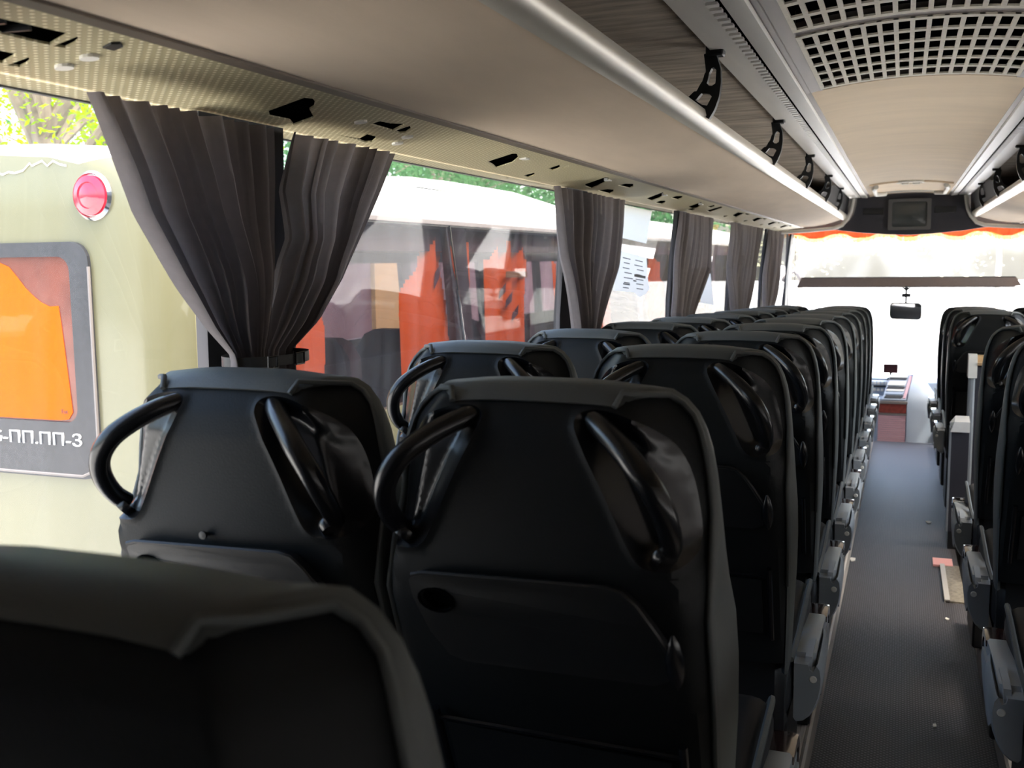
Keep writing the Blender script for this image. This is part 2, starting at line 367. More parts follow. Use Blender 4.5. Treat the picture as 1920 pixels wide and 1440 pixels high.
# ------------------------------------------------------------------ luggage racks
HOLES0 = [[(-1.058, 1.564), (-.961, 1.528), (-.955, 1.545), (-.965, 1.569), (-.989, 1.603), (-1.005, 1.614), (-1.038, 1.681), (-1.1, 1.708), (-1.081, 1.666), (-1.083, 1.604)],
 [(-1.005, 1.836), (-.977, 1.827), (-.974, 1.864), (-.957, 1.900), (-1.009, 1.940)], [(-1.011, 1.950), (-.961, 1.925), (-.975, 1.959), (-1.0, 1.984), (-1.012, 1.978)],
 [(-1.103, 1.865), (-1.095, 1.954), (-1.062, 1.927), (-1.063, 1.965), (-1.077, 1.991), (-1.1, 2.017), (-1.112, 2.007), (-1.106, 1.966)],
 [(-.982, .72), (-.956, .999), (-1.006, 1.017), (-1.008, .997), (-1.012, .72)], [(-1.007, 1.024), (-.958, 1.014), (-.968, 1.026), (-.982, 1.034), (-1.003, 1.04)],
 [(-1.07, .85), (-1.062, 1.02), (-1.105, 1.035), (-1.11, .85)], [(-1.109, 1.047), (-1.064, 1.039), (-1.075, 1.052), (-1.09, 1.060), (-1.106, 1.064)]]
H2 = [[(-1.061, 2.588), (-.965, 2.526), (-.957, 2.539), (-.981, 2.612), (-1.026, 2.685), (-1.091, 2.728), (-1.077, 2.67)], [(-1.005, 2.932), (-.956, 2.889), (-.972, 2.945), (-.988, 2.970), (-1.011, 2.987)], [(-1.109, 2.996), (-1.063, 2.969), (-1.08, 3.02), (-1.097, 3.041), (-1.115, 3.055)], [(-.971, 2.96), (-.942, 2.937), (-.942, 2.945), (-.971, 2.968)]]
H3 = [[(-1.061, 3.499), (-.956, 3.384), (-.951, 3.418), (-1.005, 3.547), (-1.089, 3.667), (-1.081, 3.562)], [(-1.002, 3.718), (-.966, 3.689), (-.949, 3.74), (-.972, 3.83), (-.998, 3.874)], [(-1.1, 3.782), (-1.061, 3.784), (-1.051, 3.84), (-1.075, 3.92), (-1.104, 3.967)]]
H4 = [[(-1.062, 4.427), (-.952, 4.252), (-.972, 4.371), (-1.022, 4.499), (-1.078, 4.583), (-1.072, 4.478)], [(-.99, 4.586), (-.953, 4.532), (-.935, 4.579), (-.96, 4.68), (-.992, 4.741)], [(-1.096, 4.728), (-1.053, 4.654), (-1.039, 4.693), (-1.06, 4.79), (-1.094, 4.86)]]
H5 = [[(-1.05, 5.276), (-.947, 5.09), (-.965, 5.227), (-1.032, 5.44), (-1.064, 5.449)], [(-.988, 5.47), (-.938, 5.412), (-.955, 5.52), (-.987, 5.582)], [(-1.1, 5.47), (-1.055, 5.43), (-1.06, 5.52), (-1.09, 5.58)], [(-1.042, 5.758), (-.933, 5.60), (-.943, 5.69), (-1.052, 5.92)]]
H6 = [[(-1.019, .0), (-.95, -.22), (-.937, -.05), (-1.04, .28)], [(-1.062, -.08), (-1.035, -.06), (-1.06, .03), (-1.085, .08)], [(-.935, -.02), (-.925, .10), (-.95, .2), (-.955, .12)]]
ALLH = HOLES0+H2+H3+H4+H5+[[(a, b+u) for a, b in h] for u in (6.534, 7.408, 8.287, 9.15) for h in H6]
def rack(side):
    sx = -1 if side == 'left' else 1
    X = (lambda x: x) if sx < 0 else XM
    t = thing('luggage_rack', 'open overhead luggage rack along the %s' % ('curtained windows, its long beige underside in full view' if sx < 0 else 'far side of the aisle, only its front end showing'), 'luggage rack', (X(-.85), 4.4, 1.86), group='overhead luggage racks')
    o = (X(-.85), 4.4, 1.86)
    P = lambda x, y, z: (X(x)-o[0], y-o[1], z-o[2])
    y0, y1 = -1.19, 10.0
    def strip(name, prof, mt, ya=y0, yb=y1, smooth=38, closed=True, **k):
        m = MB(); m.loft([[P(a, y, b) for a, b in prof] for y in (ya, yb)], closed=closed, cap=closed); return m.obj(name, mt, t, smooth, **k)
    zs = lambda x: 1.757+.113*(x+1.17)
    m = MB(); m.prism([(-1.19, y0), (-.908, y0), (-.908, y1), (-1.19, y1)], lambda a, b, d: P(a, b, zs(a)+d), 0, .003, holes=ALLH if sx < 0 else [])
    m.obj('service_panel', M['service'], t, smooth=0, label='cream dotted service panel with dark cut-outs')
    strip('duct', [(-1.19, 1.775), (-.908, 1.800), (-.908, 1.806), (-1.19, 1.781)], M['void'])  # black sheet putting shade above the panel cut-outs
    strip('seam_strip', [(-.908, 1.783), (-.893, 1.787), (-.893, 1.80), (-.908, 1.797)], M['seam'])
    bp = [(-.893, 1.791), (-.80, 1.797), (-.70, 1.812), (-.60, 1.838), (-.535, 1.862)]
    strip('underside', bp+[(a, b+.015) for a, b in reversed(bp)], M['beige'], label='long beige fabric underside')
    lp = [(-.548, 1.850), (-.530, 1.852), (-.513, 1.864), (-.505, 1.882), (-.509, 1.898), (-.522, 1.906), (-.545, 1.905), (-.545, 1.88)]
    strip('lip_trim', lp, M['lip'], label='rounded pale front lip')
    ip = [(-.53, 1.903), (-.8, 1.885), (-1.1, 1.86), (-1.15, 1.9), (-1.16, 1.97), (-1.10, 2.03), (-.9, 2.058), (-.494, 2.062)]
    m = MB(); m.loft([[P(a, y, b) for a, b in ip] for y in (y0, y1)], closed=False, cap=False); m.obj('lining', M['carpetwall'], t, label='brushed grey carpet lining')
    strip('ceiling_strip', [(-.496, 2.048), (-.422, 2.05), (-.418, 2.056), (-.418, 2.07), (-.496, 2.07)], M['silver'])
    strip('ceiling_strip', [(-.388, 2.054), (-.384, 2.047), (-.334, 2.043), (-.330, 2.05), (-.330, 2.075), (-.388, 2.075)], M['silver'])
    strip('vent_channel', [(-.42, 2.066), (-.386, 2.066), (-.386, 2.08), (-.42, 2.08)], M['void'])
    m = MB(); y = y0+.02
    while y < y1-.02:
        m.add([P(-.421, y, 2.047), P(-.396, y+.006, 2.049), P(-.396, y+.032, 2.049), P(-.421, y+.026, 2.047), P(-.421, y, 2.055), P(-.396, y+.006, 2.055), P(-.396, y+.032, 2.055), P(-.421, y+.026, 2.055)],
              [(0, 1, 2, 3), (7, 6, 5, 4), (0, 4, 5, 1), (1, 5, 6, 2), (2, 6, 7, 3), (3, 7, 4, 0)]); y += .054
    m.obj('vent_bars', M['silver'], t, smooth=0, kind='stuff')
    # dark moulded cover over the front bay, and end cap
    m = MB()
    cv = [(-.522, 1.905), (-.512, 1.94), (-.50, 1.99), (-.49, 2.046)]
    ys = [7.0, 7.25, 7.7, 9.75]
    m.loft([[P(a-.05*(1-k), yy+.22*(i/3), 1.905+(b-1.905)*(.05+.95*k)) for i, (a, b) in enumerate(cv)] for yy, k in zip(ys, (.1, .55, .9, 1))], closed=False, cap=False)
    m.obj('front_bay_cover', M['baycover'], t, label='black moulded cover over the front bay')
    m = MB(); m.prism([(-1.19, 1.76), (-.9, 1.79), (-.53, 1.86), (-.5, 1.9), (-.49, 2.06), (-1.19, 2.06)], lambda a, b, d: P(a, 10.0+d, b), -.012, .012); m.obj('end_cap', M['bulk'], t)
    m = MB(); m.tube([P(-.455, 9.985, 2.045), P(-.462, 9.985, 1.99), P(-.475, 9.985, 1.92), P(-.50, 9.985, 1.86), P(-.55, 9.985, 1.80), P(-.62, 9.985, 1.775), P(-.85, 9.985, 1.757), P(-1.17, 9.985, 1.745)], .017); m.obj('end_trim', M['white'], t)
    # straps
    yst = [2.79, 4.26, 5.74, 7.18, 8.53] if sx < 0 else [4.26, 5.74, 7.18, 8.53]
    for i, ys_ in enumerate(yst):
        c = [(-.488, 2.048), (-.474, 2.0), (-.474, 1.965), (-.480, 1.93), (-.493, 1.90), (-.508, 1.878)]
        wd = [.018, .023, .030, .038, .048, .056]
        nn = 24; L_, Rr = [], []
        def at(tv, tab): i0 = min(int(tv), 4); f = tv-i0; return tab[i0]*(1-f)+tab[i0+1]*f
        cen = []
        for k in range(nn+1):
            tv = 5*k/nn; cen.append((at(tv, [p[0] for p in c]), at(tv, [p[1] for p in c]), at(tv, wd)))
        # strap lies in the plane across the bus; its face is seen from behind
        outl, inl = [], []
        for k, (a, b, w_) in enumerate(cen):
            p, q = cen[max(k-1, 0)], cen[min(k+1, nn)]; dx, dz = q[0]-p[0], q[1]-p[1]; ll = math.hypot(dx, dz); nx_, nz_ = -dz/ll, dx/ll
            outl.append((a+nx_*w_*.2, b+nz_*w_*.2)); inl.append((a-nx_*w_*1.5, b-nz_*w_*1.5))
        def hole(ka, kb):
            o1 = []; i1 = []
            for k in range(ka, kb+1):
                a, b = outl[k], inl[k]; f = .28 if ka < k < kb else .42
                o1.append((a[0]+(b[0]-a[0])*f, a[1]+(b[1]-a[1])*f)); i1.append((a[0]+(b[0]-a[0])*(1-f), a[1]+(b[1]-a[1])*(1-f)))
            return o1+i1[::-1]
        m = MB(); m.prism(outl+inl[::-1], lambda a, b, d: P(a, ys_+d, b), -.012, .012, holes=[hole(4, 11), hole(14, 20)])
        ob = m.obj('strap', M['black'], t, smooth=0)
        m = MB(); a, b = P(-.508, 0, 2.035), P(-.462, 0, 2.062); m.box(min(a[0], b[0]), max(a[0], b[0]), ys_-.022-o[1], ys_+.022-o[1], a[2], b[2], c=.004); m.obj('strap_clip', M['black'], ob)
    if sx < 0:
        # louvres in the near air slot, small lights and buttons
        for k in range(7):
            m = MB(); m.prism([(-1.012, .73+.036*k), (-.97, .735+.036*k), (-.97, .739+.036*k), (-1.012, .734+.036*k)], lambda a, b, d: P(a, b, 1.777+d), 0, .008); m.obj('vent_louvre', M['black'], t, smooth=0)
        for (a, b) in ((-1.01, 1.088), (-1.064, 1.099), (-1.02, 2.03), (-1.0, 1.79), (-1.07, 2.08)):
            m = MB(); m.prism([(a+.013*math.cos(k*.524), b+.012*math.sin(k*.524)) for k in range(12)], lambda p, q, d: P(p, q, zs(p)+d), -.004, .0); m.obj('reading_light', M['white'], t, smooth=0)
        m = MB(); m.prism([(-.967, 1.066), (-.947, 1.059), (-.939, 1.066), (-.946, 1.079), (-.965, 1.084)], lambda p, q, d: P(p, q, zs(p)+d), -.003, .0); m.obj('call_button', M['black'], t, smooth=0)
        for u in (2.63, 3.47, 4.38, 5.22):
            m = MB(); m.box(-.985-o[0], -.965-o[0], u-o[1], u+.03-o[1], zs(-.97)-.004-o[2], zs(-.97)+.006-o[2]); m.obj('connector', M['white'], t, smooth=0)
    return t
rack('left'); rack('right')

# bulkhead over the windscreen with the monitor
t = thing('bulkhead', 'dark curved bulkhead panel above the windscreen holding the monitor', 'bulkhead', (.04, 10.055, 1.86))
pl = [(-.42, 2.075), (-.43, 1.98), (-.45, 1.90), (-.49, 1.835), (-.56, 1.783), (-.66, 1.768), (-.4, 1.732), (-.15, 1.71), (.04, 1.702)]
poly = pl+[(.08-a, b) for a, b in reversed(pl[:-1])]
m = MB(); m.prism([(a-.04, b-1.86) for a, b in poly], lambda a, b, d: (a, d, b), -.03, .05); m.obj('panel', M['bulk'], t)
for s, x in ((0, -.32), (1, .29)):
    m = MB(); m.box(x-.09, x+.09, -.036, -.028, .035, .09, c=.003); m.obj('speaker_slot', M['black'], t)
t = thing('monitor', 'square grey tube monitor set in the dark bulkhead', 'monitor', (.032, 10.012, 1.887))
m = MB(); m.prism(rrect(-.182, .182, -.139, .139, .012), lambda a, b, d: (a, d, b), -.03, .01, holes=[rrect(-.148, .148, -.112, .112, .02)]); m.obj('frame', M['monitor'], t)
m = MB(); m.grid(lambda u, v: ((u-.5)*.31, -.008-.012*(1-(2*u-1)**2)*(1-(2*v-1)**2), (v-.5)*.24), 9, 9); m.obj('screen', M['screen'], t)

# ------------------------------------------------------------------ curtains
def curtain(name, label, L, Rt, n, zt=1.752, zb=.95, tie=1.1, x0=-1.11, amp=.028, grp='taupe window curtains', seed=0, flare=.05, phase=0, sx=1):
    """L, Rt: (z, Y) tables of the two edges, top to bottom"""
    rnd = random.Random(seed); ph = [rnd.uniform(-.5, .5) for _ in range(n+2)]; am = [rnd.uniform(.6, 1.3) for _ in range(n+2)]
    nu, nv = n*10+1, 44
    def fn(u, v):
        z = zt+(zb-zt)*v
        a, b = lerp(sorted(L), z), lerp(sorted(Rt), z)
        if z < tie: a -= flare*(tie-z); b += flare*(tie-z)
        # uneven fold spacing
        uu = u+.35/n*math.sin(2*math.pi*u*2.3+seed)*(u*(1-u)*4)
        k = uu*n; i = int(k) % (n+1); f = k-int(k)
        w = (am[i]*(1-f)+am[i+1]*f)
        pinch = min(1, abs(z-tie)/.12); A = amp*w*(.45+.55*pinch)*(.7+.3*min(1, (zt-z)/.1))
        s = math.sin(2*math.pi*(k+.25*ph[i]+phase)); s = s*abs(s)**.0
        x = x0+A*s+.012*math.sin(7*z+u*5+seed)*(1-abs(2*v-1))
        y = a+(b-a)*u+.006*math.cos(2*math.pi*k+1.3)*w
        return (sx*x+(.04 if sx < 0 else 0), y*x0/-1.11, 1.5+(z-1.5)*(x0/-1.11))
    m = MB(); m.grid(fn, nu, nv)
    o = m.obj('curtain', M['curtain'], None, 80)
    return tag(o, label, 'curtain', grp)
curtain('curtain', 'taupe curtain swept forward to the nearest pillar, wide at its top', [(1.76, 1.19), (1.744, 1.199), (1.581, 1.285), (1.392, 1.45), (1.338, 1.508), (1.1, 1.5)], [(1.76, 1.64), (1.5, 1.632), (1.38, 1.60), (1.338, 1.585), (1.1, 1.6)], 10, tie=1.335, x0=-1.06, seed=1, amp=.022, zb=1.2)
curtain('curtain', 'taupe curtain swept back to the nearest pillar, dropping from the rail', [(1.76, 1.715), (1.738, 1.70), (1.64, 1.65), (1.55, 1.672), (1.506, 1.645), (1.338, 1.585), (1.1, 1.6)], [(1.76, 2.15), (1.749, 2.137), (1.471, 1.907), (1.386, 1.80), (1.338, 1.70), (1.1, 1.69)], 8, tie=1.335, x0=-1.085, seed=2, amp=.018, zb=1.2)
G = [([(1.76, 3.29), (1.743, 3.303), (1.518, 3.357), (1.265, 3.506), (1.15, 3.55), (.95, 3.55)], [(1.76, 4.27), (1.755, 4.254), (1.475, 4.10), (1.243, 3.853), (1.15, 3.78), (.95, 3.78)], 'gathered taupe curtain on the second pillar, broad at the rail'),
     ([(1.76, 5.37), (1.465, 5.247), (1.22, 5.165), (1.1, 5.3), (.95, 5.3)], [(1.76, 6.385), (1.456, 6.26), (1.18, 5.764), (1.1, 5.65), (.95, 5.65)], 'gathered taupe curtain beside the taped papers, with a yellow sheet at its edge'),
     ([(1.76, 7.1), (1.45, 7.01), (1.11, 7.16), (.95, 7.2)], [(1.76, 8.80), (1.44, 8.287), (1.09, 7.88), (.95, 7.7)], 'bright-edged taupe curtain, second back from the windscreen'),
     ([(1.76, 9.167), (1.4, 9.0), (1.06, 8.92), (.95, 8.95)], [(1.76, 10.38), (1.4, 10.05), (1.02, 9.60), (.95, 9.5)], 'narrow pleated taupe curtain nearest the windscreen')]
for i, (L, Rr, lb) in enumerate(G): curtain('curtain', lb, L, Rr, 11, tie=1.05, seed=11+i, x0=-1.105, amp=.022, zb=(1.15, 1.08, 1.0, .95)[i])
for y0, y1, lb in ((-.95, 1.50, 'unseen taupe curtain added to shut light out at the rear right window'), (1.75, 3.5, 'unseen taupe curtain added to shut light out at the second right window')):
    curtain('curtain', lb, [(1.76, y0), (.95, y0)], [(1.76, y1), (.95, y1)], 16, tie=.5, seed=31, x0=-1.09, amp=.022, sx=-1)  # added out of view to cut daylight near the camera
curtain('curtain', 'unseen taupe curtain added to dim the left window beside the camera', [(1.76, -.95), (.95, -.95)], [(1.76, .90), (.95, .80)], 14, tie=.5, seed=33, x0=-1.09, amp=.022)  # added out of view to darken the near end
for i, lb in ((1, 'unseen gathered taupe curtain added to dim the right wall at the stairwell'), (2, 'unseen gathered taupe curtain added to dim the right wall, second from the windscreen'), (3, 'unseen gathered taupe curtain added to dim the right wall nearest the driver')):
    curtain('curtain', lb, G[i][0], G[i][1], 11, tie=1.05, seed=41+i, x0=-1.13, amp=.018, zb=1.1, sx=-1)  # added out of view, dimming the right-hand windows
t = thing('curtain_tieback', 'black buckled tieback strap around the nearest curtains', 'tieback', (-1.07, 1.54, 1.333))
m = MB(); m.loft([[(math.cos(a)*.062, .006+math.sin(a)*.102, dz) for a in [2*math.pi*k/28 for k in range(28)]]+[] for dz in (-.009, .009)], cap=False)
m.obj('band', M['black'], t)
for dy in (-.07, .015):
    m = MB(); m.tube([(.064, dy-.012, -.010), (.065, dy+.012, -.010), (.065, dy+.012, .010), (.064, dy-.012, .010), (.064, dy-.012, -.010)], .002, 6); m.obj('buckle', M['gloss'], t)

# ------------------------------------------------------------------ seats
OUT = [(0, 1.300), (.06, 1.2995), (.09, 1.297), (.112, 1.294), (.135, 1.290), (.155, 1.283), (.172, 1.270), (.186, 1.252), (.196, 1.228), (.203, 1.20), (.209, 1.165), (.213, 1.12), (.216, 1.06), (.217, 1.0), (.217, .93), (.216, .85), (.214, .77), (.211, .69), (.208, .61), (.205, .54)]
YR = [(.5, .2), (.6, .165), (.70, .126), (.79, .087), (.87, .055), (.95, .022), (1.0, .003), (1.03, -.006), (1.07, -.010), (1.2, -.008), (1.235, .0), (1.255, .014), (1.268, .03), (1.29, .045)]
YF = [(.5, .33), (.67, .335), (.78, .350), (.87, .334), (.95, .285), (1.02, .21), (1.08, .16), (1.14, .135), (1.2, .128), (1.25, .12), (1.30, .10)]
YC = [(.5, .26), (.67, .27), (.78, .27), (.87, .255), (1.0, .195), (1.1, .145), (1.2, .12), (1.25, .11), (1.30, .09)]
LEAF = [(.058, 1.252), (.066, 1.264), (.085, 1.268), (.118, 1.262), (.150, 1.244), (.178, 1.212), (.194, 1.172), (.203, 1.12), (.2045, 1.09), (.20, 1.076), (.186, 1.070), (.155, 1.070), (.140, 1.078), (.128, 1.098), (.098, 1.165), (.068, 1.226)]
OUT = [(a, b if b < 1.2 else 1.2+(b-1.2)*.82) for a, b in OUT]
LEAF = [(a, b if b < 1.2 else 1.2+(b-1.2)*.86) for a, b in LEAF]
for _ in range(2):
    LEAF = [q for (a, b), (c, d) in zip(LEAF, LEAF[1:]+LEAF[:1]) for q in ((a*.75+c*.25, b*.75+d*.25), (a*.25+c*.75, b*.25+d*.75))]
def wout(z):
    pts = sorted([(b, a) for a, b in OUT]); return lerp(pts, z)
WF = [(.5, .198), (1.0, .195), (1.05, .188), (1.08, .172), (1.15, .155), (1.22, .138), (1.26, .122), (1.285, .112)]
WING = [(.5, .02), (1.0, .03), (1.06, .06), (1.1, .085), (1.25, .085), (1.285, .05)]
def inside(p, poly):
    x, y = p; r = False; j = len(poly)-1
    for i in range(len(poly)):
        (xi, yi), (xj, yj) = poly[i], poly[j]
        if (yi > y) != (yj > y) and x < (xj-xi)*(y-yi)/(yj-yi)+xi: r = not r
        j = i
    return r
def pdist(p, poly):
    d = 9
    for (ax, ay), (bx, by) in zip(poly, poly[1:]+poly[:1]):
        vx, vy = bx-ax, by-ay; t_ = max(0, min(1, ((p[0]-ax)*vx+(p[1]-ay)*vy)/(vx*vx+vy*vy)))
        d = min(d, math.hypot(p[0]-ax-t_*vx, p[1]-ay-t_*vy))
    return d
PLAIN = [False]
def rear_y(x, z, carve=True):
    carve = carve and not PLAIN[0]
    ax = abs(x); y = lerp(YR, z); wf, wo = lerp(WF, z), wout(z)
    if ax > wf: y += lerp(WING, z)*sm((ax-wf)/max(.02, wo-wf))**.9
    y += .012*(ax/.2)**2
    if carve and z > 1.05:
        d = pdist((ax, z), LEAF); ins = inside((ax, z), LEAF)
        if ins: y += .024*sm(d/.03)
        y -= .005*math.exp(-(d/.0045)**2)
    return y
def shell_parts():
    zt, zb = 1.267, .57
    out = []
    zs = [zb+(zt-zb)*j/60 for j in range(61)]
    for z in zs: out.append((wout(z)-.003, z))
    w = wout(zt)-.003
    nt = 24
    for k in range(1, nt): out.append((w-2*w*k/nt, zt))
    for z in reversed(zs): out.append((-(wout(z)-.003), z))
    w = wout(zb)-.003
    hem0 = len(out)-1
    for k in range(1, nt): out.append((-w+2*w*k/nt, zb))
    pts = [Vector(p) for p in out]; n = len(out); edges = [(i, (i+1) % n) for i in range(n)]
    for sg in (1, -1):
        o = len(pts); lf = [(sg*a, b) for a, b in LEAF]; pts += [Vector(p) for p in lf]; k = len(lf); edges += [(o+i, o+(i+1) % k) for i in range(k)]
    ax_ = [-.21+.0105*i for i in range(41)]
    for j in range(70):
        z = zb+.006+.0105*j
        if z > zt-.004: break
        for x in ax_:
            if abs(x) < wout(z)-.009 and (z < 1.04 or pdist((abs(x), z), LEAF) > .006): pts.append(Vector((x, z)))
    for j in range(44):
        z = 1.062+.0052*j
        for i in range(32):
            x = .05+.0052*i
            d = pdist((x, z), LEAF)
            if .0035 < d < (.5 if inside((x, z), LEAF) else .012) and x < wout(z)-.007 and z < zt-.004: pts += [Vector((x+.0007, z)), Vector((-x-.0007, z))]
    vs, _, fs, *_r = geometry.delaunay_2d_cdt(pts, edges, [], 0, 1e-6)
    pts = [(p.x, rear_y(p.x, p.y), p.y) for p in vs]
    fo, fl, fr = [], [], []
    for f in fs:
        cx = sum(pts[k][0] for k in f)/3; cz = sum(pts[k][2] for k in f)/3
        if not inside((cx, cz), out): continue
        (fo if PLAIN[0] or not inside((abs(cx), cz), LEAF) else (fl if cx < 0 else fr)).append(tuple(f))
    def sub(f):
        used = sorted({k for q in f for k in q}); ix = {k: i for i, k in enumerate(used)}
        return MB().add([pts[k] for k in used], [tuple(ix[k] for k in q) for q in f])
    sh = sub(fo)
    hem = [(x, rear_y(x, zb), zb) for x, z in [(-w+2*w*k/nt, zb) for k in range(nt+1)]]
    sh.loft([hem, [(x, y+.05, z-.012) for x, y, z in hem]], cap=False, closed=False)
    return sh, sub(fl), sub(fr)
def cover_part():
    out = [(-a, b) for a, b in reversed(OUT[1:])]+OUT
    n = len(out); rings = [[] for _ in range(8)]
    for k, (x, z) in enumerate(out):
        p, q = out[max(k-1, 0)], out[min(k+1, n-1)]; dx, dz = q[0]-p[0], q[1]-p[1]; ll = math.hypot(dx, dz) or 1
        nx, nz = -dz/ll, dx/ll
        if nx*x+nz*(z-.9) < 0: nx, nz = -nx, -nz
        band = sm((.132-abs(x))/.022) if z > 1.2 else 0
        zb = min(z, 1.266)
        yb = (rear_y(x, zb, False)-.002)*(1-band)+band*(lerp(YR, 1.264)-.004)
        ysd, yc = lerp(YF, z), lerp(YC, z)
        in1 = .0*(1-band)+.017*band
        def P(off, y): return (x+nx*off, y, z+nz*off)
        rings[0].append(P(-in1-.008, yb+.012)); rings[1].append(P(-in1, yb-.001))
        rings[2].append(P(.004-.010*band, yb+.004+.008*band)); rings[3].append(P(.006-.004*band, yb+.014+.021*band))
        rings[4].append(P(.005, yb+(ysd-yb)*.75)); rings[5].append(P(-.004, ysd))
        rings[6].append((x*.80, ysd+.004, min(z, 1.255)-(.015 if z > 1.2 else 0)))
        rings[7].append((x*.45, yc, min(z, 1.245)-(.025 if z > 1.2 else 0)))
    m = MB(); m.loft(rings, cap=False, closed=False)
    a = len(rings[7]); m.add(rings[7], [tuple((i, i+1, a-2-i, a-1-i)) for i in range(a//2-1)])
    return m
def piping_part(s):
    m = MB(); path = [(s*.106, lerp(YR, 1.261)-.004, 1.261)]
    for a, b in OUT[3:17]:
        path.append((s*(a+.001), rear_y(a-.004, min(b, 1.266), False)-.001, b))
    m.tube(path, .0042, 6)
    return m
def handle_part(s):
    m = MB(); path = []
    for k in range(21):
        f = k/20; b = math.sin(math.pi*f)**.75
        x = .072+(.176-.072)*f+.040*b; z = 1.246+(1.092-1.246)*f+.012*b; y = lerp(YR, z)+.020-.055*b-.0*f
        path.append((s*x, y, z))
    r = [.0135+.0015*math.sin(math.pi*k/20) for k in range(21)]
    m.tube(path, r, 12)
    m.lathe([(.016, -.006), (.017, .0), (.013, .008)], (s*.172, lerp(YR, 1.09)+.014, 1.086), (s*.5, -.5, -.7), 14)
    return m
def tray_part():
    pts = [(-.150, 1.040), (-.135, 1.044), (.0, 1.0475), (.105, 1.050), (.125, 1.046), (.143, 1.030), (.162, 1.0), (.180, .968), (.186, .945), (.176, .925), (.155, .915), (-.095, .915), (-.118, .922), (-.140, .955), (-.156, 1.005), (-.158, 1.030)]
    hol = [(-.121+.024*math.cos(a), 1.006+.015*math.sin(a)) for a in (2*math.pi*k/16 for k in range(16))]
    f = lambda a, b, d: (a, lerp(YR, b)+.012*(a/.2)**2-.004-d, b)
    m = MB(); m.prism(pts, f, 0, .013, holes=[hol])
    m.tube([(a, lerp(YR, b)-.016, b) for a, b in pts[:8]], .0035, 6)
    c = MB(); c.prism([(x*1.0, z) for x, z in hol], f, -.003, .002)
    c.prism([(-.121+.027*math.cos(a), 1.006+.018*math.sin(a)) for a in (2*math.pi*k/16 for k in range(16))], f, .012, .015, holes=[hol])
    l = MB(); l.loft([[(.184+.013*w*math.cos(a), lerp(YR, z)-.010-.016*w*max(-.3, math.sin(a)), z) for a in (2*math.pi*k/12 for k in range(12))] for z, w in ((.995, .15), (.985, .55), (.97, .85), (.955, 1), (.94, .9), (.925, .6), (.915, .2))])
    return m, c, l
def net_part():
    m = MB(); f = lambda a, b, d: (a, lerp(YR, b)-.002-d, b)
    m.prism([(-.15, .80), (.165, .79), (.165, .655), (-.15, .655)], f, 0, .006)
    b = MB(); b.tube([(.182, lerp(YR, z)-.004, z) for z in (.82, .76, .70, .64)], .006, 8); b.tube([(-.165, lerp(YR, z)-.004, z) for z in (.82, .76, .70, .64)], .006, 8)
    b.tube([(-.165, lerp(YR, .805)-.004, .805), (.182, lerp(YR, .80)-.004, .80)], .004, 6)
    return m, b
def arm_parts():
    a = MB()
    prof = [(.365, .48), (.40, .522), (.50, .520), (.66, .510), (.80, .496), (.83, .488), (.845, .46), (.83, .43), (.70, .42), (.52, .415), (.42, .42), (.375, .44)]
    def ring(x, k): cy_ = .6; cz = .465; return [(x, cy_+(y-cy_)*k, cz+(z-cz)*k) for y, z in prof]
    a.loft([ring(.208, .95), ring(.214, 1), ring(.252, 1), ring(.258, .95)])
    skirt = MB(); sp_ = [(.46, .47), (.80, .46), (.82, .43), (.76, .39), (.62, .36), (.54, .36), (.47, .40)]
    a.loft([[(x, y, z) for y, z in sp_] for x in (.252, .264)])
    c = MB(); c.loft([[(x, .812+(y-.812)*k, .47+(z-.47)*k) for y, z in [(.735, .500), (.80, .506), (.84, .500), (.862, .47), (.85, .43), (.838, .43), (.845, .458), (.83, .478), (.80, .486), (.735, .484)]] for x, k in ((.206, .97), (.211, 1), (.255, 1), (.261, .97))])
    slot = MB(); slot.loft([[(x, y, z) for y, z in [(.358, .44), (.358, .505), (.375, .522), (.42, .5275), (.49, .5265), (.49, .515), (.40, .50)]] for x in (.236, .252)])
    p = MB(); outl = [(.212, .512), (.246, .512), (.249, .498), (.258, .494), (.266, .512), (.274, .50), (.277, .478), (.276, .455), (.271, .428), (.262, .402), (.249, .380), (.234, .366), (.218, .362), (.212, .37)]
    rg = []
    for y, k, dz in ((.355, .94, 0), (.363, 1, 0), (.45, 1, 0), (.56, .97, .0), (.64, .85, .012), (.69, .6, .03)):
        rg.append([(.212+(x-.212)*k, y, .46+(z-.46)*k) for x, z in outl])
    p.loft(rg)
    sc = MB(); sc.lathe([(.009, 0), (.009, -.003), (.007, -.005), (0.0001, -.005)], (.256, .357, .475), (0, 1, 0), 14)
    return a, c, slot, p, sc
def cushion_parts():
    m = MB(); rings = []
    for y, zt, zb_, w in ((.26, .50, .40, .18), (.30, .52, .38, .205), (.50, .53, .36, .212), (.70, .565, .36, .214), (.80, .575, .38, .214), (.85, .56, .41, .21), (.875, .52, .45, .195)):
        h = zt-zb_; r = min(.045, h*.45)
        rings.append([(x, y, z) for x, z in rrect(-w, w, zb_, zt, r, 4)])
    m.loft(rings)
    p = {}
    for s in (-1, 1): p[s] = MB().tube([(s*.207, .33, .527), (s*.209, .5, .531), (s*.211, .70, .565), (s*.211, .80, .575), (s*.206, .85, .56), (s*.192, .878, .52), (s*.185, .875, .45)], .007, 6)
    return m, p
SH, RL, RR = shell_parts(); COV = cover_part(); TR, CUP, LAT = tray_part(); NET, NB = net_part(); ARM, ACAP, ASLOT, POD, SCR = arm_parts(); CU, CUP_ = cushion_parts()
PLAIN[0] = True; SHP, RLP, RRP = shell_parts(); PLAIN[0] = False
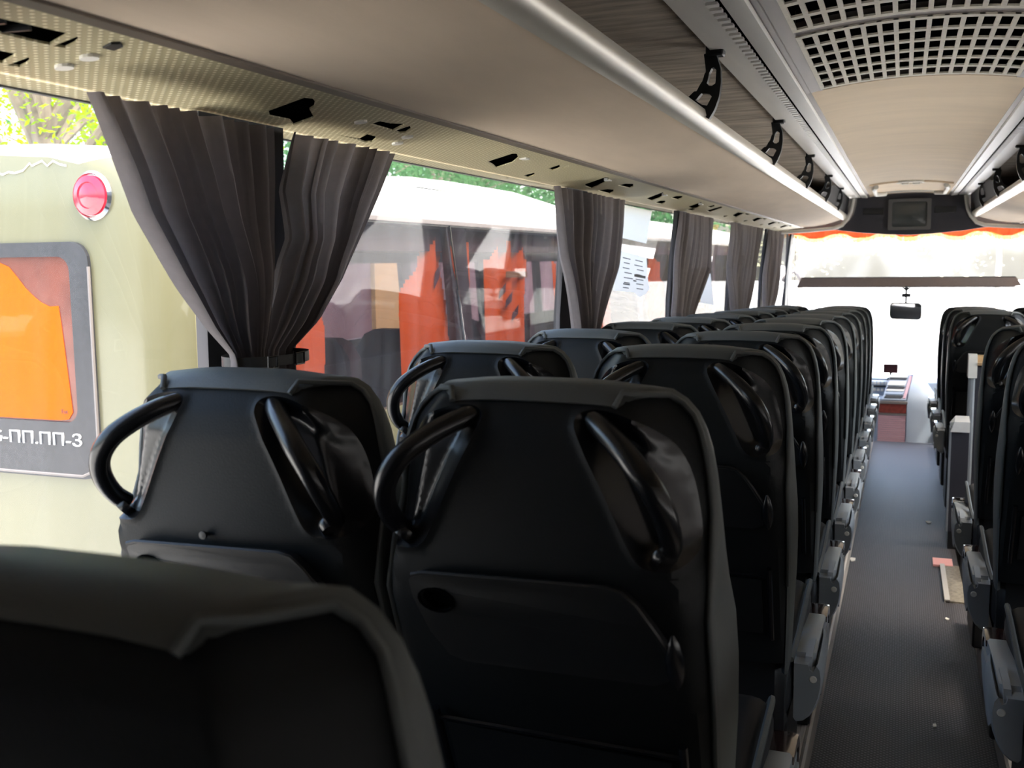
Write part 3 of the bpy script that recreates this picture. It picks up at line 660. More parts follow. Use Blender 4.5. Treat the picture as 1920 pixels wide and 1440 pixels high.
def make_seat(arm, mirror, shell, plain=False):
    t = bpy.data.objects.new('bus_chair', None); C.objects.link(t); t.empty_display_size = .1
    k = dict(parent=t, mirror=mirror)
    b = (SHP if plain else SH).obj('backrest', shell, **k)
    for r in (() if plain else (RL, RR)): r.obj('handle_recess', M['gloss'], **k)
    for s in (() if plain else (-1, 1)): handle_part(s).obj('grab_handle', M['gloss'], **k)
    cv = COV.obj('backrest_cover', M['cover'], smooth=60, label='grey leatherette cover wrapping the top and sides', **k)
    
    for s in (-1, 1): piping_part(s).obj('piping', M['cover'], cv, 60, mirror)
    tr = TR.obj('tray_table', M['tray'], **k)
    o = CUP.obj('cup_holder', M['void'], mirror=mirror, parent=tr); o = LAT.obj('tray_latch', M['gloss'], mirror=mirror, parent=tr)
    nt = NET.obj('magazine_net', M['tray'], **k); NB.obj('net_rail', M['gloss'], mirror=mirror, parent=nt)
    if not arm: MB().lathe([(.003, 0), (.003, -.008), (.006, -.010), (.006, -.014), (.0001, -.015)], (-.02, -.006, 1.062), (0, 1, 0), 10).obj('coat_hook', M['black'], **k)
    cu = CU.obj('cushion', M['cush'], **k); 
    for s in (-1, 1): CUP_[s].obj('piping', M['cover'], mirror=mirror, parent=cu)
    m = MB(); m.box(-.20, .20, .33, .80, .33, .385, c=.01); m.box(-.19, -.13, .40, .74, .0, .34, c=.008); m.box(.13, .19, .40, .74, .0, .34, c=.008); m.box(-.20, .2, .24, .34, .36, .60, c=.02)
    m.obj('seat_base', M['darkmetal'], **k)
    if arm:
        a = ARM.obj('armrest', M['grey'], **k); ACAP.obj('arm_cap', M['cap'], mirror=mirror, parent=a, label='glossy dark brown end cap'); ASLOT.obj('release_lever', M['grey'], mirror=mirror, parent=a)
        h = POD.obj('arm_housing', M['grey'], **k); SCR.obj('screw_cover', M['white'], mirror=mirror, parent=h)
    return t
ROWS_L = [.402, 1.15, 2.041, 2.82, 3.592, 4.361, 5.145, 5.925, 6.705, 7.485, 8.265]
ORD = ['blurred nearest', 'second', 'third', 'fourth', 'fifth', 'sixth', 'seventh', 'eighth', 'ninth', 'tenth', 'eleventh']
protoA = make_seat(True, False, M['shell']); protoW = make_seat(False, False, M['shell']); protoR = make_seat(True, True, M['shell']); protoRW = make_seat(False, True, M['shell']); protoF = make_seat(True, False, M['shell'], True)
index_kids()
used = set()
def seat(proto, x, y, label, group, dz=0):
    o = proto if proto not in used else copy_tree(proto); used.add(proto)
    o.location = (x, y, .10-TH*y+dz); o['label'] = label; o['category'] = 'seat'; o['group'] = group
    return o
GL = 'black coach seats left of the aisle'; GR = 'black coach seats right of the aisle'
for i, y in enumerate(ROWS_L):
    if i == 0: lb = 'blurred black coach seat at the bottom left corner, closest of all'
    elif i == 1: lb = 'large black aisle seat with grey headrest band, directly ahead of the blurred one'
    elif i == len(ROWS_L)-1: lb = 'foremost black coach seat left of the aisle, nearest the windscreen'
    else: lb = 'black aisle seat with grey armrest, %s counting forward from the blurred seat' % ORD[i]
    seat(protoA, -.425, y, lb, GL, -.036 if i == 0 else 0) if i else seat(protoF, -.462, y, lb, GL, -.054)
for i, y in enumerate(ROWS_L[1:]):
    lb = 'large black coach seat under the nearest tied curtains, by the window' if i == 0 else ('foremost black coach seat beside the left windows' if i == 9 else 'black window seat, %s forward from the one under the nearest tied curtains' % ('first', 'second', 'third', 'fourth', 'fifth', 'sixth', 'seventh', 'eighth')[i-1])
    seat(protoW, -.88, y, lb, GL)
RR_ = [(1.99, 'near black aisle seat at the right edge, only its grey armrest showing'), (2.92, 'black aisle seat cut by the right edge, nearest whose back is seen'), (3.79, 'black aisle seat on the right just behind the stairwell partition'),
       (6.55, 'black aisle seat on the right directly ahead of the stairwell partition'), (7.36, 'black aisle seat on the right, second ahead of the partition'), (8.24, 'foremost black aisle seat right of the aisle, nearest the driver')]
for y, lb in RR_: seat(protoR, .485, y, lb, GR)
for y, lb in ((7.36, 'black window seat on the far right, top just showing behind others'), (8.24, 'foremost black window seat on the far right, top just showing')): seat(protoRW, .945, y, lb, GR)

# ------------------------------------------------------------------ stairwell partition and floor bits
t = thing('partition', 'dark stairwell partition panel with silver corner and tan ledge on top', 'partition', (.75, 6.46, -.1))
m = MB(); m.box(-.365, .42, -.03, .03, -.3, .97, c=.008); m.obj('panel', M['bulk'], t)
m = MB(); m.box(-.377, -.34, -.04, .04, -.3, .94, c=.012); m.obj('edge_post', M['grey'], t)
m = MB(); m.loft([[(x, y, z) for y, z in ((-.055, .90), (-.055, .99), (-.03, 1.035), (.04, 1.035), (.05, .90))] for x in (-.382, -.335)]); m.obj('corner_cap', M['silver'], t, label='silver rounded corner cap')
m = MB(); m.box(-.335, .42, -.06, .02, .975, .99); m.box(-.335, .42, .0, .03, .975, 1.03, c=.004); m.obj('ledge', M['tan'], t, label='tan ledge')
t = thing('bin_box', 'slim black box with silver lid standing at the partition edge', 'box', (.33, 6.36, -.2))
m = MB(); m.loft([[(-.045, -.07, z0), (.05, -.07, z0), (.05, .03, z0), (-.045, .03, z0)] for z0 in (.11, .73)]); m.obj('body', M['bulk'], t)
m = MB(); m.loft([[(-.05, -.085, .70), (-.03, -.085, .76), (-.02, .03, .78), (-.05, .03, .74)], [(.052, -.085, .70), (.052, -.085, .76), (.052, .03, .78), (.052, .03, .74)]]); m.obj('lid', M['silver'], t, smooth=0)
m = MB(); m.box(-.052, -.043, -.075, .035, .11, .72); m.obj('side_trim', M['grey'], t, smooth=0)
m = MB(); m.box(-.04, .045, -.06, .02, 0, .12); m.obj('foot', M['black'], t, smooth=0)
def zf(y): return -TH*y
t = thing('sill_plate', 'scuffed metal plate let into the aisle edge by the stairwell', 'plate', (.30, 5.55, zf(5.55)))
m = MB(); m.add([(x, y, -TH*y+z) for z in (0, .008) for x, y in ((-.06, -.37), (.032, -.37), (.032, .33), (-.06, .33))], [(3, 2, 1, 0), (4, 5, 6, 7), (0, 1, 5, 4), (1, 2, 6, 5), (2, 3, 7, 6), (3, 0, 4, 7)]); m.obj('plate', M['plate'], t, smooth=0)
m = MB(); m.add([(x, y, -TH*y+z) for z in (0, .014) for x, y in ((-.064, -.37), (-.04, -.37), (-.04, .33), (-.064, .33))], [(3, 2, 1, 0), (4, 5, 6, 7), (0, 1, 5, 4), (1, 2, 6, 5), (2, 3, 7, 6), (3, 0, 4, 7)]); m.obj('edge_strip', M['alu'], t, smooth=0)
m = MB(); m.box(-.06, .04, -.07, .07, .001, .012); o = m.obj('tape', M['tape'], None, smooth=0); o.location = (.262, 5.93, zf(5.9)); tag(o, 'pale pink tape stuck across the aisle floor by the metal plate', 'tape')
for k, (x, y, s, lb) in enumerate(((.203, 6.985, .016, 'small white paper scrap on the aisle carpet near the black box'), (-.215, 5.834, .02, 'white scrap of paper on the carpet beside the left armrests'), (.236, 4.9, .008, 'tiny white crumb on the aisle carpet just before the plate'), (.15, 3.64, .008, 'tiny white crumb on the nearest stretch of aisle carpet'))):
    rnd = random.Random(k); n = 7
    m = MB(); m.prism([(s*rnd.uniform(.6, 1.3)*math.cos(2*math.pi*i/n), 2.2*s*rnd.uniform(.6, 1.2)*math.sin(2*math.pi*i/n)) for i in range(n)], lambda a, b, d: (a, b, d+.15*abs(a)), 0, .004)
    o = m.obj('paper_scrap', M['litter'], None, smooth=0); o.location = (x, y, zf(y)+.001); tag(o, lb, 'litter', 'scraps on the aisle carpet')

# ------------------------------------------------------------------ papers on the window
def on_glass(a, b, d):
    """a point measured on the plane x=-1.17, slid along to the leaning pane"""
    for _ in range(3):
        z = b if _ == 0 else 1.5+(b-1.5)*k; x = -1.205+.065*(z-.86)/.898; k = x/-1.17
    return (x+d, a*k, 1.5+(b-1.5)*k)
def paper(name, pts, label, mt, lines=()):
    m = MB(); m.prism(pts, on_glass, .002, .0032); o = m.obj(name, mt, None, smooth=0); tag(o, label, 'paper', 'papers taped to the window')
    if lines:
        q = MB()
        for (a, b, w_, h) in lines: q.add([on_glass(a, b, .004), on_glass(a+w_, b-.062*w_, .004), on_glass(a+w_, b-h-.062*w_, .004), on_glass(a, b-h, .004)], [(0, 1, 2, 3)])
        q.obj('print', M['ink'], o, smooth=0)
paper('paper_sheet', [(4.40, 1.745), (4.97, 1.74), (4.86, 1.58), (4.38, 1.60)], 'blank white sheet taped high on the window past the second pillar', M['paper'])
rn = random.Random(3); lines = []
for r_ in range(7):
    z = 1.515-.022*r_
    for c_ in range(2): lines.append((4.40+.22*c_+rn.uniform(0, .05), z-.012*c_, rn.uniform(.1, .17), .004))
lines += [(4.62, 1.437, .22, .012), (4.6, 1.41, .06, .006), (4.42, 1.40, .12, .006)]
paper('paper_sheet', [(4.33, 1.547), (4.863, 1.512), (4.89, 1.41), (4.93, 1.36), (4.86, 1.338), (4.727, 1.327), (4.62, 1.352), (4.25, 1.372)], 'white printed notice taped low on the window with wavy bottom edge', M['paper'], lines)
paper('paper_sheet', [(6.45, 1.415), (6.62, 1.41), (6.76, 1.20), (6.25, 1.24)], 'pale sheet with a yellow edge on the window beyond the third curtain', M['paper'])
m = MB(); m.prism([(6.15, 1.40), (6.45, 1.415), (6.25, 1.24), (6.05, 1.25)], on_glass, .004, .0052); tag(m.obj('paper_sheet', M['yellowpaper'], None, smooth=0), 'bright yellow sheet half hidden by the third gathered curtain', 'paper', 'papers taped to the window')

# ------------------------------------------------------------------ driver area and windscreen
t = thing('valance', 'orange scalloped valance with yellow fringe across the windscreen top', 'valance', (.03, 11.42, 1.8))
def scal(x): return 1.752-.045*sm(.5+.5*math.sin(x*2*math.pi/.46+1.2))
m = MB(); N_ = 120; xs = [-1.17+2.4*i/N_ for i in range(N_+1)]
m.loft([[(x-.03, .02*math.sin(x*30), 0) for x in xs], [(x-.03, .03*math.sin(x*30+1)-.01, scal(x)-1.8) for x in xs]], cap=False, closed=False); m.obj('cloth', M['valance'], t)
m = MB()
for x in [-1.17+.012*i for i in range(200)]:
    z = scal(x)-1.8; l_ = .035+.012*random.random(); m.add([(x-.03, -.012, z+.008), (x-.021, -.012, z+.008), (x-.022+.004*random.random(), -.016, z-l_), (x-.028, -.016, z-l_)], [(0, 1, 2, 3)])
m.obj('fringe', M['fringe'], t, smooth=0, kind='stuff', label='yellow fringe')
t = thing('windscreen_blind', 'brown roller blind slat hanging across the middle of the windscreen', 'blind', (.02, 11.5, 1.24))
m = MB(); m.prism([(-1.06, .05), (1.045, .05), (1.10, -.035), (1.0, -.048), (-1.10, -.048)], lambda a, b, d: (a, d+.03*(b), b), -.006, .006); m.obj('fabric', M['visor'], t, smooth=0)
m = MB(); m.tube([(-1.10, -.004, -.05), (1.10, -.004, -.05)], .007, 6); m.tube([(-1.06, .0, .05), (1.04, 0, .05)], .006, 6); m.obj('bar', M['darkmetal'], t)
for s in (-1, 1):
    m = MB(); m.tube([(s*1.13, .02, .50), (s*1.13, .02, -.05)], .004, 6); m.obj('guide_cord', M['gap'], t)
t = thing('interior_mirror', 'rounded rear-view mirror hanging below the brown blind', 'mirror', (.031, 11.46, .938))
m = MB(); m.prism(rrect(-.158, .158, -.09, .09, .04), lambda a, b, d: (a, d+.22*a, b-.04*a), 0, .03); m.obj('housing', M['black'], t)
m = MB(); m.prism(rrect(-.146, .146, -.078, .078, .032), lambda a, b, d: (a, d+.22*a, b-.04*a), -.004, .002); m.obj('mirror_glass', M['mirror'], t)
m = MB(); m.tube([(0, .015, .08), (.0, .015, .15), (0, .02, .26)], .011, 8); m.box(-.045, .045, 0, .03, .145, .185, c=.006); m.obj('stem', M['black'], t)
m = MB(); m.loft([[(-.05*k, -.012, z), (.05*k, -.012, z), (.05*k, .03, z), (-.05*k, .03, z)] for z, k in ((.245, .9), (.228, .5), (.21, .1))]); m.obj('bracket', M['darkmetal'], t)
t = thing('mirror_arm', 'grey curved outside mirror arm by the left windscreen pillar', 'mirror', (-1.2, 12.0, 1.3))
m = MB(); m.tube([(-.06, -.05, -.05), (-.03, 0, .03), (.03, .02, .05), (.08, .02, .02), (.12, .02, -.05), (.135, .02, -.075)], [.012, .018, .025, .032, .034, .025], 10); m.obj('arm', M['gap'], t)
m = MB(); m.box(.06, .12, 0, .05, -.13, -.085, c=.012); m.obj('lamp_head', M['white'], t)
m = MB(); m.tube([(-.06, -.05, -.05), (-.06, -.1, -.1), (-.02, -.2, -.12), (-.02, -.36, -.14)], .02, 8); m.obj('stalk', M['darkmetal'], t)

t = thing('dashboard', 'pale dashboard across the bus nose behind the console', 'dashboard', (0, 11.4, 0))
m = MB(); prof = [(-.05, -.6), (-.04, .10), (-.02, .20), (.05, .235), (.25, .22), (.28, -.6)]
m.loft([[(x, y-.06*math.cos(x*1.3), z) for y, z in prof] for x in [-1.1+.22*i for i in range(11)]]); m.obj('body', M['panel'], t)
for r_ in range(2):
    for k in range(5):
        m = MB(); m.box(-.30+.038*k, -.272+.038*k, -.115, -.09, .10+.07*r_, .13+.07*r_, c=.003); m.obj('switch', M['white'], t)
    m = MB(); m.box(-.31, -.11, -.112, -.09, .145+.075*r_, .158+.075*r_); m.obj('vent_slot', M['black'], t, smooth=0)
t = thing('console', 'blue-grey engine console with pink slatted front and red wood band', 'console', (0, 11.0, -.6))
m = MB(); m.box(-.215, .085, .02, .3, 0, .66, c=.01); m.obj('body', M['console'], t)
m = MB()
for k in range(22): m.box(-.20, .068, .004, .03, .02+.0215*k, .02+.0215*k+.018, c=.003)
m.obj('slatted_front', M['slat'], t, smooth=0, label='pink horizontal slatted front')
m = MB(); m.box(-.195, .07, .002, .03, .515, .61, c=.004); m.obj('wood_band', M['wood'], t, label='red wood band')
m = MB(); m.box(-.20, .075, .0, .03, .495, .512); m.box(-.205, .08, -.012, .03, .61, .64, c=.006); m.obj('gap_trim', M['gap'], t)  # grey trim bars under and over the wood band
def slope(x, v): return (x+.05*v, .0+.28*v, .655+.225*v)
m = MB(); q = [slope(-.165, 0), slope(.06, 0), slope(.09, 1), slope(-.15, 1)]; m.loft([[(x, y, z) for x, y, z in q], [(x, y+.02, z-.03) for x, y, z in q]]); m.obj('control_panel', M['panel'], t, smooth=0)
for a, b, mt, nm in ((.05, .16, 'darkmetal', 'switch_row'), (.2, .27, 'console', 'button_row'), (.33, .40, 'white', 'button_row'), (.43, .52, 'darkmetal', 'switch_row'), (.56, .74, 'white', 'radio'), (.80, .86, 'black', 'vent_slot'), (.88, .97, 'white', 'button_row')):
    m = MB(); q = [slope(-.15, a), slope(.015, a), slope(.03, b), slope(-.138, b)]; m.loft([[(x, y-.006, z+.006) for x, y, z in q], [(x, y+.01, z-.01) for x, y, z in q]]); m.obj(nm, M[mt], t, smooth=0)
m = MB(); q = [slope(.03, .05), slope(.055, .05), slope(.075, .95), slope(.045, .95)]; m.loft([[(x, y-.008, z+.008) for x, y, z in q], [(x, y+.01, z-.01) for x, y, z in q]]); m.obj('trim_strip', M['slat'], t, smooth=0)
m = MB(); rg = []
for f in [i/10 for i in range(11)]:
    z = .02+.87*f; w = .30-.02*f-.14*sm((f-.72)/.3); rg.append([(.075+.06*sm((f-.7)/.4), .0+.25*sm((f-.72)/.3), z), (.075+w*.5, .02+.25*sm((f-.72)/.3), z), (.075+w, .12+.2*sm((f-.72)/.3), z), (.075+w*.9, .33, z), (.075, .33, z)])
m.loft(rg); m.obj('side_cowl', M['console'], t, 60, label='smooth blue-grey side cowl')
t = thing('gps_screen', 'small dark brown screen on a stalk above the console', 'screen', (-.095, 11.35, .24))
m = MB(); m.box(-.072, .072, -.012, .012, .05, .145, c=.006); m.obj('casing', M['black'], t)
m = MB(); m.box(-.063, .063, -.014, -.01, .058, .137); m.obj('display', M['scree'], t, smooth=0)
m = MB(); m.tube([(0, 0, .0), (0, 0, .055)], [.008, .012], 8); m.box(-.03, .03, -.03, .03, -.012, .004, c=.004); m.obj('stand', M['black'], t)
t = thing('driver_seat', 'driver seat edge showing right of the console', 'seat', (.64, 10.62, -.6))
m = MB(); m.loft([[(x, y, z) for x, y in rrect(-.25*k, .25*k, -.07, .06, .05)] for z, k in ((.45, .95), (.6, 1), (.95, 1), (1.1, .9), (1.16, .7))]); m.obj('backrest', M['bulk'], t)
m = MB(); m.box(-.25, .25, .0, .5, .34, .47, c=.04); m.obj('cushion', M['bulk'], t)
m = MB(); m.box(-.15, .15, .05, .4, 0, .35, c=.02); m.obj('pedestal', M['darkmetal'], t)
m = MB(); m.box(-.3, -.24, -.05, .3, .60, .66, c=.02); m.obj('armrest', M['gap'], t)

# ------------------------------------------------------------------ outside: the cream coach next door
m = MB(); m.box(-80, 80, -40, 140, -1.55, -1.45); struct(m.obj('ground', M['concrete'], smooth=0))
t = thing('coach', 'cream coach parked alongside, with tinted windows and orange curtains', 'bus', (-3.55, 9, -1.45))
O = Vector((-3.55, 9, -1.45))
P = lambda x, y, z: (x+3.55, y-9, z+1.45)
XR, XL, YB, YE = -2.3, -4.8, 2.75, 15.2
def halfroof():
    return [(XR, 1.69), (XR, 1.735), (XR-.012, 1.78), (XR-.05, 1.835), (XR-.13, 1.885), (XR-.28, 1.92), (XR-.6, 1.945), (-3.55, 1.96)]
hr = halfroof(); rp = hr+[(-7.1-a, b) for a, b in reversed(hr[:-1])]
m = MB(); rings = []
for k in range(7):
    a = R(90*k/6); ins = .22*(1-math.sin(a)); y = YB+.22*(1-math.cos(a))
    rings.append([P(-3.55+(x+3.55)*(1-ins/1.25), y, 1.69+(z-1.69)*(.80+.20*math.sin(a))) for x, z in rp])
rings.append([P(x, YE, z) for x, z in rp]); m.loft(rings); ro = m.obj('roof', [M['busroof'], M['busbody']], t)
for p_ in ro.data.polygons:
    if p_.center.y+9 < YB+.23 and p_.center.z-1.45 < 1.86: p_.material_index = 1
m = MB(); rings = []
plan = [(XR, 3.40)]+[(XR-.22*(1-math.cos(R(a))), YB+.22*(1-math.sin(R(a)))) for a in range(0, 91, 9)]
plan += [(-7.1-x, y) for x, y in reversed(plan)]
m.loft([[P(x, y, z) for x, y in plan] for z in (-1.0, .72, 1.69)], cap=False, closed=False)
m.obj('rear_body', M['busbody'], t, label='cream rear face and rounded corner')
m = MB()
for x0, x1 in ((XR-.05, XR), (XL, XL+.05)):
    a = P(x0, 3.40, -1.0); b = P(x1, YE, .80); m.box(a[0], b[0], a[1], b[1], a[2], b[2])
a = P(XL, YE-.05, -1.0); b = P(XR, YE, 1.69); m.box(a[0], b[0], a[1], b[1], a[2], b[2])
m.obj('side_body', M['busbody'], t, smooth=0)
m = MB(); a = P(XL+.05, 3.0, -.3); b = P(XR-.05, YE, -.2); m.box(a[0], b[0], a[1], b[1], a[2], b[2]); a = P(XL+.05, 3.38, -.3); b = P(XR-.05, 3.42, .9); m.box(a[0], b[0], a[1], b[1], a[2], b[2])
a = P(XL+.05, 3.3, 1.50); b = P(XL+.6, YE, 1.68); m.box(a[0], b[0], a[1], b[1], a[2], b[2]); a = P(XR-.6, 3.3, 1.56); b = P(XR-.06, YE, 1.68); m.box(a[0], b[0], a[1], b[1], a[2], b[2])
m.obj('interior', M['busin'], t, smooth=0)
posts = [(3.40, 3.46), (5.06, 5.30), (7.2, 7.4), (9.2, 9.4), (11.2, 11.4), (13.2, 13.4), (15.0, 15.15)]
for x0, x1 in ((XR-.06, XR-.015), (XL+.01, XL+.06)):
    for ya, yb in posts:
        m = MB(); q = [P(x0, ya, 1.69), P(x1, ya, 1.69), P(x1, yb, 1.69), P(x0, yb, 1.69)]; q2 = [P(x0, ya+.14, .8), P(x1, ya+.14, .8), P(x1, yb+.14, .8), P(x0, yb+.14, .8)] if ya > 4 else [P(x0, ya, .8), P(x1, ya, .8), P(x1, yb, .8), P(x0, yb, .8)]
        m.loft([q2, q]); m.obj('window_post', M['busdark'], t, smooth=0)
for i in range(6):
    m = MB(); m.add([P(XR-.006, posts[i][0], .8), P(XR-.006, posts[i+1][0], .8), P(XR-.006, posts[i+1][0], 1.7), P(XR-.006, posts[i][0], 1.7)], [(0, 1, 2, 3)]); m.obj('side_window', M['busglass'], t, smooth=0)
m = MB(); m.tube([P(XR+.002, 5.04, 1.71), P(XR+.002, 5.23, 1.05), P(XR+.002, 5.29, .8)], .009, 6); m.obj('drain_strip', M['chrome'], t, label='thin bright vertical strip between panes')
m = MB(); a = P(XR-.01, 3.2, 1.695); b = P(XR+.012, YE, 1.725); m.box(a[0], b[0], a[1], b[1], a[2], b[2], c=.005); m.obj('gutter', M['gap'], t, smooth=0)
def wavy(poly, x, dens=9, amp=.02):
    """hanging cloth cut to an outline (Y, z), pleated in depth"""
    m = MB(); ys = [p[0] for p in poly]; zs_ = [p[1] for p in poly]; y0, y1, z0, z1 = min(ys), max(ys), min(zs_), max(zs_)
    nu, nv = 56, 40; pts = []; fs = []
    for j in range(nv+1):
        for i in range(nu+1):
            y = y0+(y1-y0)*i/nu; z = z0+(z1-z0)*j/nv; pts.append(P(x+amp*math.sin(y*dens*3.1+.8*z), y, z))
    for j in range(nv):
        for i in range(nu):
            c = (y0+(y1-y0)*(i+.5)/nu, z0+(z1-z0)*(j+.5)/nv)
            if inside(c, poly): k = j*(nu+1)+i; fs.append((k, k+1, k+nu+2, k+nu+1))
    used_ = sorted({k for f in fs for k in f}); ix = {k: n for n, k in enumerate(used_)}
    return m.add([pts[k] for k in used_], [tuple(ix[k] for k in f) for f in fs])
c1 = [(5.024, 1.657), (5.14, 1.646), (5.101, 1.495), (5.144, 1.27), (5.166, 1.041), (5.164, .85), (4.57, .85), (4.566, 1.131), (4.537, 1.247), (4.623, 1.35), (4.74, 1.472), (4.919, 1.582)]
c2 = [(5.283, 1.654), (5.339, 1.65), (5.395, 1.614), (5.454, 1.615), (5.485, 1.493), (5.456, 1.37), (5.399, 1.259), (5.351, 1.401)]
c3 = [(5.788, 1.511), (5.857, 1.581), (5.941, 1.632), (6.153, 1.624), (6.21, 1.562), (6.442, 1.607), (6.471, 1.487), (6.449, 1.269), (6.408, .964), (6.406, .85), (5.663, .85), (5.685, 1.198), (5.718, 1.393), (5.736, 1.511)]
c0 = [(3.60, 1.62), (3.78, 1.45), (3.80, 1.306), (3.836, 1.234), (3.829, .85), (3.5, .85), (3.5, 1.6)]
c4 = [(9.9, 1.489), (10.1, 1.52), (10.368, 1.487), (10.574, 1.263), (10.639, .811), (9.911, .811), (9.859, 1.228)]
c5 = [(6.95, 1.5), (7.1, 1.45), (7.15, 1.1), (7.14, .85), (7.02, .85)]
c6 = [(8.2, 1.5), (8.5, 1.5), (8.55, .85), (8.15, .85)]
for c_ in (c0, c1, c2, c3, c4, c5, c6): wavy(c_, -2.37).obj('orange_curtain', M['orange'], t, 70)
m = MB()
for dy, dz in ((0, 0), (.11, -.06), (.22, -.15)): m.prism([(5.874+dy, 1.27+dz), (5.889+dy, 1.32+dz), (6.0+dy, 1.37+dz), (5.985+dy, 1.31+dz)], lambda a, b, d: P(-2.345+d, a, b), 0, .002)
m.prism([(4.94, 1.36), (5.0, 1.41), (5.04, 1.50), (4.96, 1.45)], lambda a, b, d: P(-2.345+d, a, b), 0, .002)
m.obj('curtain_motif', M['busin'], t, smooth=0, label='dark slanted patches on the orange curtain')
m = MB(); m.prism([(6.0, 1.40), (6.39, 1.395), (6.39, 1.435), (6.0, 1.44)], lambda a, b, d: P(-2.345+d, a, b), 0, .002); m.obj('curtain_band', M['ochre'], t, smooth=0)
m = MB()
for i in range(22):
    y = 4.1+i*.27+random.uniform(-.1, .1); h = random.uniform(.01, .05); w_ = random.uniform(.03, .12); m.add([P(XR-.006, y, 1.74), P(XR-.006, y+w_, 1.738), P(XR-.012, y+w_*.7, 1.742+h*.6), P(XR-.012, y+w_*.3, 1.74+h)], [(0, 1, 2, 3)])
m.obj('peeled_paint', M['peel'], t, smooth=0, kind='stuff')
for y in (3.95, 4.75, 5.55, 6.6, 7.6):
    m = MB(); m.loft([[P(-3.0+x, y+.06*z, .0+z) for x, _ in ((-.22*k, 0), (.22*k, 0))]+[P(-3.0+x, y+.12+.06*z, .0+z) for x in (.22*k, -.22*k)] for z, k in ((0, 1), (.8, 1), (.98, .93), (1.06, .7), (1.09, .4))]); m.obj('passenger_seat', M['busin'], t)
m = MB(); rings = []
for f, h in ((0, 0), (.12, .07), (.3, .1), (.75, .1), (1, .02)): rings.append([P(-3.55+dx, 5.3+2.6*f, 1.93+hz) for dx, hz in ((-.85, 0), (-.78, h*.9), (-.5, h+.03), (.5, h+.03), (.78, h*.9), (.95, 0))])
m.loft(rings); m.obj('roof_unit', M['busroof'], t, label='pale hump on the roof')
# rear face of that coach
m = MB(); m.prism(rrect(-4.5, -2.60, .755, 1.585, .07, 5), lambda a, b, d: P(a, YB-d, b), -.004, .014, holes=[rrect(-4.41, -2.685, .955, 1.535, .05, 5)]); m.obj('rear_window_frame', M['busdark'], t, smooth=0)
m = MB(); m.prism(rrect(-4.41, -2.685, .955, 1.535, .05, 5), lambda a, b, d: P(a, YB-d, b), .0, .003); m.obj('rear_window', M['brown'], t, smooth=0)
cv = [(-4.35, 1.35), (-4.0, 1.45), (-3.6, 1.5), (-3.2, 1.528), (-3.066, 1.527), (-3.027, 1.524), (-2.966, 1.502), (-2.93, 1.465), (-2.897, 1.428), (-2.86, 1.398), (-2.828, 1.377), (-2.79, 1.362), (-2.75, 1.365), (-2.742, 1.30), (-2.715, .99), (-2.735, .965), (-2.77, .96), (-4.35, .96)]
m = MB(); m.prism(cv, lambda a, b, d: P(a, YB-d, b), .004, .006); m.obj('rear_curtain', M['orange'], t, smooth=0, label='orange curtain filling the rear window')
m = MB(); m.tube([P(-3.3, YB-.012, .765), P(-2.68, YB-.012, .765), P(-2.62, YB-.012, .79), P(-2.603, YB-.012, .85), P(-2.60, YB-.012, 1.5)], .006, 6); m.obj('frame_seal', M['gap'], t)
o = P(-2.571, YB, 1.738); lamp = MB(); lamp.lathe([(.082, -.004), (.084, .006), (.074, .016), (.070, .008), (.0001, .008)], o, (0, -1, 0), 32)
lo = lamp.obj('tail_lamp', M['chrome'], t, label='round red tail lamp in a chrome ring')
m = MB(); m.lathe([(.069, .004), (.067, .02), (.045, .028), (.043, .024), (.03, .03), (.0001, .033)], o, (0, -1, 0), 32); m.obj('lens', M['lampred'], lo, label='red lens')
m = MB(); pts = [(-3.6+.03*i+random.uniform(-.01, .01), 1.835+random.uniform(-.012, .014)-.012*math.sin(i*.4)) for i in range(32)]
for (a, b), (c, d) in zip(pts, pts[1:]): m.add([P(a, YB-.003, b), P(c, YB-.003, d), P(c, YB-.003, d+.007), P(a, YB-.003, b+.007)], [(0, 1, 2, 3)])
m.obj('paint_crack', M['peel'], t, smooth=0, kind='stuff')
def text(body, loc, rot, size, mt, parent, name, ext=.001, align='RIGHT', sx=1):
    cu = bpy.data.curves.new(name, 'FONT'); cu.body = body; cu.size = size; cu.extrude = ext; cu.align_x = align; cu.resolution_u = 3
    o = bpy.data.objects.new(name, cu); C.objects.link(o); dg = bpy.context.evaluated_depsgraph_get(); me = bpy.data.meshes.new_from_object(o.evaluated_get(dg)); bpy.data.objects.remove(o)
    me.materials.clear(); me.materials.append(mt); ob = bpy.data.objects.new(name, me); C.objects.link(ob); ob.parent = parent; ob.location = loc; ob.rotation_euler = rot; ob.scale = (sx, 1, 1)
    return ob
text('oG-ПП.ПП-З', P(-2.668, YB-.016, .872), (R(90), 0, 0), .062, M['lettering'], t, 'lettering', .002, sx=1.35)
text('Fot', P(-2.735, YB-.008, .985), (R(90), 0, 0), .022, M['busdark'], t, 'glass_mark', .0005)
for y in (4.6, 12.6):
    for x in (XR-.14, XL+.14):
        m = MB(); m.lathe([(.2, -.13), (.46, -.14), (.5, -.1), (.5, .1), (.46, .14), (.2, .13)], P(x, y, -.95), (1, 0, 0), 28); m.obj('wheel', M['black'], t)

